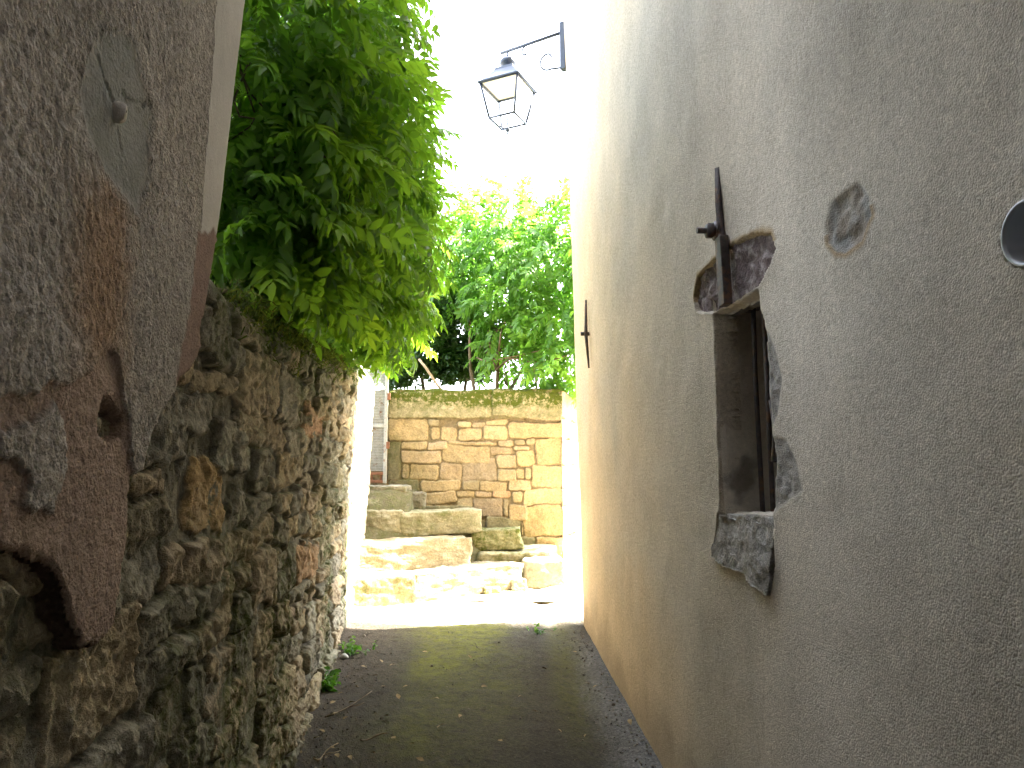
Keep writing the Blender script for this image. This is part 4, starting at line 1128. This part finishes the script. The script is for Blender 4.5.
# --- big vine over the garden wall
vine_c = []
for px, py, Y, r, wt in [(262, 30, 2.75, .30, 1.1), (300, -20, 3.0, .40, 1.3), (335, 25, 3.5, .30, 1.2), (250, 110, 2.75, .26, .9), (305, 95, 3.1, .34, 1.2), (355, 95, 3.9, .28, 1.1),
                         (285, 170, 3.0, .30, 1.1), (340, 165, 3.6, .36, 1.2), (376, 150, 4.4, .30, 1.0), (396, 165, 4.9, .20, .6), (255, 215, 2.75, .22, .8), (310, 235, 3.3, .28, 1.0), (365, 235, 4.1, .34, 1.1), (265, 262, 2.7, .10, .3), (300, 285, 3.2, .12, .4), (330, 318, 3.7, .12, .4),
                         (380, 215, 4.9, .26, .8), (340, 292, 3.9, .24, .9), (372, 300, 4.6, .26, .8), (385, 275, 5.2, .24, .8), (352, 335, 4.6, .13, .35), (345, -30, 3.9, .30, .8), (275, 250, 3.0, .16, .5), (382, 240, 5.6, .24, .7), (384, 275, 6.0, .22, .6), (385, 320, 5.4, .16, .35)]:
    vine_c.append((pc(px, py, Y), (r, r, r * 0.9), wt))
for x, y, z, r, wt in [(-1.75, 3.0, 2.6, .5, 1), (-1.9, 3.8, 2.9, .55, 1), (-1.9, 4.6, 2.9, .55, 1), (-1.9, 3.0, 3.6, .55, 1), (-2.0, 4.0, 3.7, .6, 1), (-1.9, 5.3, 2.9, .45, .8), (-1.6, 3.0, 4.5, .5, 1), (-1.9, 3.9, 4.6, .5, .8)]:
    vine_c.append((np.array([x, y, z]), (r, r, r), wt))
vine = thing('climbing_vine', 'large drooping green vine with feathery leaves hanging over the left garden wall', 'vine', (-1.45, 3.9, 1.85))
Pv, Dv, Tv = clump_leaves(vine_c, 150, 0.5, 0.55)
keep = (Pv[:, 1] > corner_y(Pv[:, 2]) + 0.12) | (Pv[:, 0] < -1.2)
keep &= ~((Pv[:, 1] < corner_y(Pv[:, 2]) + 0.20) )
keep &= (Pv[:, 2] > garden_top(Pv[:, 1]) + np.where(Pv[:, 1] > 4.3, 0.10, 0.19))
Pv, Dv, Tv = Pv[keep], Dv[keep], Tv[keep]
sub(instance_mesh('foliage', SPR, Pv, frames(Dv), RNG.uniform(0.6, 1.0, len(Pv)), Tv, M_VINE), vine)
def branchy(bm, p0, p1, r0, r1, wob, n=8, rng=rv):
    p0 = np.array(p0); p1 = np.array(p1); pts = []
    o1, o2 = rng.normal(0, wob, 3), rng.normal(0, wob, 3)
    for i in range(n):
        t = i / (n - 1); pts.append(p0 * (1 - t) + p1 * t + o1 * math.sin(t * math.pi) + o2 * math.sin(t * 2 * math.pi) * 0.6)
    tube(bm, pts, list(np.linspace(r0, r1, n)), 6); return pts
for b0, b1, r0 in [((-1.55, 3.3, 1.85), (-1.3, 3.1, 3.2), .035), ((-1.6, 4.3, 1.85), (-1.3, 4.2, 3.3), .04), ((-1.6, 5.2, 1.85), (-1.35, 5.0, 3.0), .03)]:
    bm = bmesh.new(); branchy(bm, b0, b1, r0, r0 * .6, 0.08)
    for k in range(8):
        q = np.array(b1) - np.array([0, 0, rv.uniform(0, 1.0)]); branchy(bm, q, q + rv.normal(0, 0.18, 3) + np.array([0.12, 0, 0.3]), r0 * .35, 0.004, 0.08)
    sub(bm_obj('stem', bm, M_BARK), vine)
bm = bmesh.new()                                            # dry tangle of runners hanging inside the vine
for k in range(70):
    c, r, wt = vine_c[rv.integers(0, 23)]
    q = c + rv.normal(0, 0.16, 3); e = q + np.array([rv.normal(0, .12), rv.normal(0, .15), -rv.uniform(0.1, 0.5)])
    if min(q[1], e[1]) < corner_y(2.5) + 0.3 or max(q[1], e[1]) > 4.3 or e[2] < garden_top(e[1]) + 0.08: continue
    branchy(bm, q, e, 0.0045, 0.0022, 0.05, 6)
tag(sub(bm_obj('runners', bm, M_BARK), vine), kind='stuff')

# --- bright shrub above the far wall
def shrub(name, label, spec, per, mat, temps, scale, stems, droop=0.4, shell=0.5, zmin=2.2, xmax=9):
    t = thing(name, label, 'shrub', (stems[0][0][0], stems[0][0][1], stems[0][0][2]))
    cl = [(pc(px, py, Y), (r, r, r * .9), wt) for px, py, Y, r, wt in spec]
    P1, D1, T1 = clump_leaves(cl, per, shell, droop)
    k = (P1[:, 2] > zmin) ; P1, D1, T1 = P1[k], D1[k], T1[k]
    sub(instance_mesh('foliage', temps, P1, frames(D1), RNG.uniform(scale * .75, scale * 1.2, len(P1)), T1, mat), t)
    for a, b, r in stems:
        bm = bmesh.new(); branchy(bm, a, b, r, r * .5, 0.05)
        for q in range(5):
            m_ = np.array(a) * .4 + np.array(b) * .6
            tgt = cl[rv.integers(len(cl))][0]
            branchy(bm, m_, m_ * .35 + tgt * .65, r * .4, 0.005, 0.1)
        sub(bm_obj('stem', bm, M_WOOD), t)
    return t
b0 = pc(495, 392, 8.15); b1 = pc(497, 330, 8.3); b2 = pc(545, 330, 8.3)
shrub('leafy_shrub', 'bright sunlit green shrub with feathery leaves above the sandstone wall, next to the right house', [
    (614, 345, 7.45, .17, .7), (614, 300, 7.5, .20, .8), (613, 262, 7.5, .22, .9), (614, 222, 7.55, .24, .9), (622, 180, 7.6, .25, .9), (632, 140, 7.75, .28, .9), (640, 230, 7.9, .25, .6),  # unseen column of clumps added behind the house corner to shade the upper steps
    (510, 235, 8.5, .42, 1), (545, 260, 8.2, .42, 1.1), (480, 250, 8.7, .40, 1), (555, 320, 8.1, .36, 1), (520, 310, 8.3, .38, 1.1), (545, 362, 8.05, .22, .5),
    (500, 290, 8.5, .34, .8), (590, 280, 8.4, .45, 1), (590, 340, 8.2, .40, .8), (455, 262, 8.9, .38, .8), (525, 205, 8.8, .34, .6), (560, 222, 8.6, .32, .6), (440, 290, 8.6, .28, .6), (475, 215, 9.0, .25, .4), (505, 350, 8.2, .18, .3)],
    120, M_SHRUB, SPR, 1.05, [((b0[0], 8.2, 2.12), tuple(b1), .035), ((b0[0] + .06, 8.25, 2.12), tuple(b2), .028), ((b0[0] - .05, 8.3, 2.12), tuple(pc(470, 300, 8.5)), .028)], 0.4)
# --- dark evergreen hedge to its left
def simple_leaf(rng, k=6, L=0.05):
    vs = []
    for i in range(k):
        M = rotm('Z', rng.uniform(0, 6.28)) @ rotm('X', rng.uniform(-0.9, 0.5))
        vs.append((LV * np.array([L * .62, L, L])) @ M.T + rng.normal(0, 0.02, 3))
    return np.concatenate(vs)
SMALL = [simple_leaf(rv) for _ in range(5)]
shrub('evergreen_bush', 'dark dense evergreen bush with small leaves above the wall, between gate and bright shrub', [
    (425, 350, 8.7, .36, 1.2), (460, 330, 8.9, .38, 1.2), (405, 330, 8.9, .36, 1.1), (440, 305, 9.2, .40, 1.2), (475, 360, 8.8, .28, .9), (400, 370, 8.6, .22, .7), (395, 300, 9.3, .4, 1), (450, 365, 8.7, .22, .6)],
    520, M_HEDGE, SMALL, 1.2, [((-1.0, 8.75, 2.12), tuple(pc(430, 320, 8.9)), .03), ((-0.6, 8.9, 2.12), tuple(pc(465, 320, 9.0)), .03)], 0.1, 0.45)
# --- trees further back, hidden mostly, closing the gaps
shrub('garden_tree', 'sunlit tree crown rising behind the gate, left of the bright shrub', [
    (410, 240, 9.8, .5, 1), (380, 280, 9.6, .5, 1), (430, 255, 10.2, .45, 1), (345, 250, 9.8, .6, 1), (360, 330, 9.4, .5, 1)],
    110, M_SHRUB, SPR, 1.2, [((-1.9, 9.8, 2.12), tuple(pc(390, 270, 9.8)), .06)], 0.4)

# garden stakes leaning on the far wall top
for i, (a, b, Y, r, lb) in enumerate([((424, 366), (445, 391), 7.95, .016, 'pale leaning stick in front of the dark evergreen bush'),
                                      ((534, 366), (537, 391), 7.95, .015, 'short upright pale stake on the sandstone wall, under the bright shrub'),
                                      ((549, 363), (560, 391), 7.95, .014, 'slanting grey stake on the wall, nearest the right house')]):
    bm = bmesh.new(); p_, q_ = pc(*a, Y), pc(*b, Y); q_[2] = min(q_[2], ztop) - 0.02; p2_ = p_ + (p_ - q_) * 0.25
    branchy(bm, q_, p2_, r, r * .8, 0.006, 5)
    tag(bm_obj('garden_stake', bm, M_WOODL), lb, 'stake', 'wooden stakes on the sandstone wall')

# ------------------------------------------------------------------ moss and grass tufts on the wall top
def blades(name, pts, n_each, L, mat, seed, lean=(0.35, 0, -0.3)):
    rg = np.random.default_rng(seed); V_, F_, T_ = [], [], []
    for p in pts:
        for _ in range(n_each):
            b = np.array(p) + rg.normal(0, 0.018, 3); l = L * rg.uniform(0.5, 1.3)
            d = rg.normal(0, 0.5, 3) + np.array([0, 0, 0.9]); d /= np.linalg.norm(d)
            s_ = np.cross(d, rg.normal(0, 1, 3)); s_ /= np.linalg.norm(s_); s_ = s_ * 0.0028
            m1 = b + d * l * .55 + np.array(lean) * l * .12; e = b + d * l * .8 + np.array(lean) * l * .6
            k = len(V_); V_ += [b - s_, b + s_, m1 + s_ * .8, m1 - s_ * .8, e]; T_ += [rg.random()] * 5
            F_.append((k, k + 1, k + 2, k + 3)); F_.append((k + 3, k + 2, k + 4, k + 4))
    F4_ = np.array([f for f in F_ if f[2] != f[3]]); F3_ = np.array([f[:3] for f in F_ if f[2] == f[3]])
    return mesh_np(name, np.array(V_), [F4_, F3_], mat, None, None, {'tint': np.array(T_)})
rg = np.random.default_rng(9); pts = []
for _ in range(420):
    u = rg.uniform(2.2, 5.4); z = garden_top(u) - abs(rg.normal(0, 0.07)) + 0.015
    pts.append((XL(u, z) - 0.035 - (0.06 if z > garden_top(u) - 0.03 else 0), u, z))
tag(blades('moss_tufts', pts, 9, 0.055, M_GRASS, 10, (0.4, 0, -0.9)), 'green moss and short grass fringing the top of the left garden wall', 'moss', kind='stuff')

# ------------------------------------------------------------------ weeds at the foot of the left wall
def weed(px, py, n, size, label, seed):
    rg = np.random.default_rng(seed)
    r = ray(px, py); Y = EYE[2] / (SLOPE * 1 - r[2] / r[1]); p = np.array([r[0] / r[1] * Y, Y, SLOPE * Y + 0.015])
    o = thing('weed', label, 'weed', tuple(p), 'green weeds rooted in the alley')
    d = rg.normal(0, 0.8, (n, 3)); d[:, 2] = np.abs(d[:, 2]) * 0.6 + 0.3
    P1 = p + d * size * rg.uniform(0.2, 0.6, (n, 1)) * np.array([1, 1, 0.9]); 
    sub(instance_mesh('leaves', SMALL, P1, frames(d + np.array([0, 0, -0.3])), rg.uniform(0.6, 1.1, n) * size * 5.5, rg.random(n), M_WEED), o)
    bm = bmesh.new()
    for k in range(0, n, 3): tube(bm, [p - np.array([0, 0, .02]), p * .5 + P1[k] * .5 + np.array([0, 0, .01]), P1[k]], 0.0018, 5)
    sub(bm_obj('stem', bm, M_WEED), o)
weed(352, 655, 20, 0.15, 'small low weed at the wall foot, close to the sunlit ground', 1)
weed(326, 692, 24, 0.17, 'taller leafy weed at the foot of the left wall, nearer the viewer', 2)
weed(537, 634, 10, 0.08, 'tiny bright weed in the middle right of the alley at the shadow edge', 3)

# ------------------------------------------------------------------ litter on the ground
def ground_pt(px, py):
    r = ray(px, py); Y = EYE[2] / (SLOPE - r[2] / r[1]); return np.array([r[0] / r[1] * Y, Y, SLOPE * Y])
lv = (LV - np.array([0, .5, 0])) * np.array([0.6, 1, 0.8])
protoL = mesh_np('fallen_leaf', lv * 0.045, [LF3, LF4], M_DRY)
spots = [(364, 670), (375, 679), (340, 697), (333, 706), (381, 664), (436, 702), (545, 672), (316, 742), (332, 752), (337, 760), (460, 720), (405, 690), (520, 700), (630, 726), (350, 640), (393, 742), (357, 690), (425, 655), (560, 735), (300, 757), (345, 722), (470, 660), (500, 745), (385, 720), (595, 690), (322, 735), (350, 762), (372, 757), (327, 762), (352, 706), (347, 680), (392, 668), (412, 748), (440, 730), (484, 690), (575, 655), (610, 705), (585, 740), (535, 715), (398, 700), (366, 648), (384, 690), (420, 764), (308, 725), (336, 717)]
for i, (x, y) in enumerate(spots):
    p = ground_pt(x, y)
    o = protoL if i == 0 else protoL.copy()
    if i: C.objects.link(o)
    o.location = (p[0], p[1], p[2] + 0.022); o.rotation_euler = (rv.normal(0.1, .25), rv.normal(0, .3), rv.uniform(0, 6.28))
    s_ = rv.uniform(0.6, 1.15); o.scale = (s_, s_, s_)
    tag(o, 'small curled dry leaf lying on the dark alley ground', 'fallen leaf', 'dry leaves on the alley ground')
for i, (a, b, lb) in enumerate([((313, 764), (338, 748), 'pale forked twig on the ground at the foot of the left wall, nearest the viewer'),
                                ((325, 722), (372, 695), 'thin curved twig on the ground left of the moss'),
                                ((360, 745), (384, 738), 'short twig on the ground right of the pale forked twig')]):
    bm = bmesh.new(); p_, q_ = ground_pt(*a), ground_pt(*b)
    pts_ = branchy(bm, p_ + np.array([0, 0, .025]), q_ + np.array([0, 0, .022]), 0.0045, 0.0025, 0.015, 7)
    m_ = np.array(pts_[3]); branchy(bm, m_, m_ + np.array([0.07, 0.05, 0.006]), 0.003, 0.0015, 0.006, 4)
    tag(bm_obj('twig', bm, M_WOODL if i == 0 else M_WOOD), lb, 'twig', 'twigs on the alley ground')
p_ = ground_pt(344, 661)
bm = bmesh.new(); bmesh.ops.create_icosphere(bm, subdivisions=2, radius=0.024)
for v in bm.verts: v.co = Vector((v.co.x * 1.2, v.co.y * .9, v.co.z * .7)) * (1 + 0.18 * math.sin(v.co.x * 150 + v.co.z * 90))
o = bm_obj('pebble', bm, M_PALE, None, True); o.location = (p_[0], p_[1], p_[2] + 0.028)
tag(o, 'whitish pebble on the ground near the foot of the left wall', 'pebble')

# ------------------------------------------------------------------ loose grit along both wall feet
ph = (1 + 5 ** .5) / 2
bm = bmesh.new(); bmesh.ops.create_icosphere(bm, subdivisions=1, radius=1.0)
IV = np.array([v.co[:] for v in bm.verts]); IF = np.array([[v.index for v in f.verts] for f in bm.faces]); bm.free()
rg = np.random.default_rng(404); V_, F_, c_ = [], [], []
for k in range(800):
    Y = rg.uniform(2.6, 5.6); e = abs(rg.normal(0, 0.13))
    side = rg.random()
    if side < 0.36: X = XR(Y, gz(Y)) - 0.015 - e * 0.7
    elif side < 0.8: X = XL(Y, gz(Y)) + 0.05 + e
    else: X = rg.uniform(XL(Y, 0) + 0.1, XR(Y, 0) - 0.05)
    r_ = rg.uniform(0.0025, 0.006) * (1.8 if rg.random() < 0.06 else 1)
    i = min(max(np.searchsorted(gx, X), 1), len(gx) - 1); j = min(max(np.searchsorted(gy, Y), 1), len(gy) - 1)
    F_.append(IF + len(V_) * len(IV)); V_.append(IV * r_ * rg.uniform(0.6, 1.2, 3) + np.array([X, Y, GZ[i, j] + r_ * 0.4]))
    c_.append(np.tile(np.array([0.16, 0.14, 0.115]) * rg.uniform(0.4, 1.6), (len(IV), 1)))
o = mesh_np('grit', np.concatenate(V_), [np.concatenate(F_)], M_STEP, None, np.concatenate(c_), {'moss': np.zeros(len(V_) * len(IV))}, smooth=False)
tag(o, 'loose grit and crumbs of mortar lying along the feet of the alley walls', 'grit', kind='stuff')
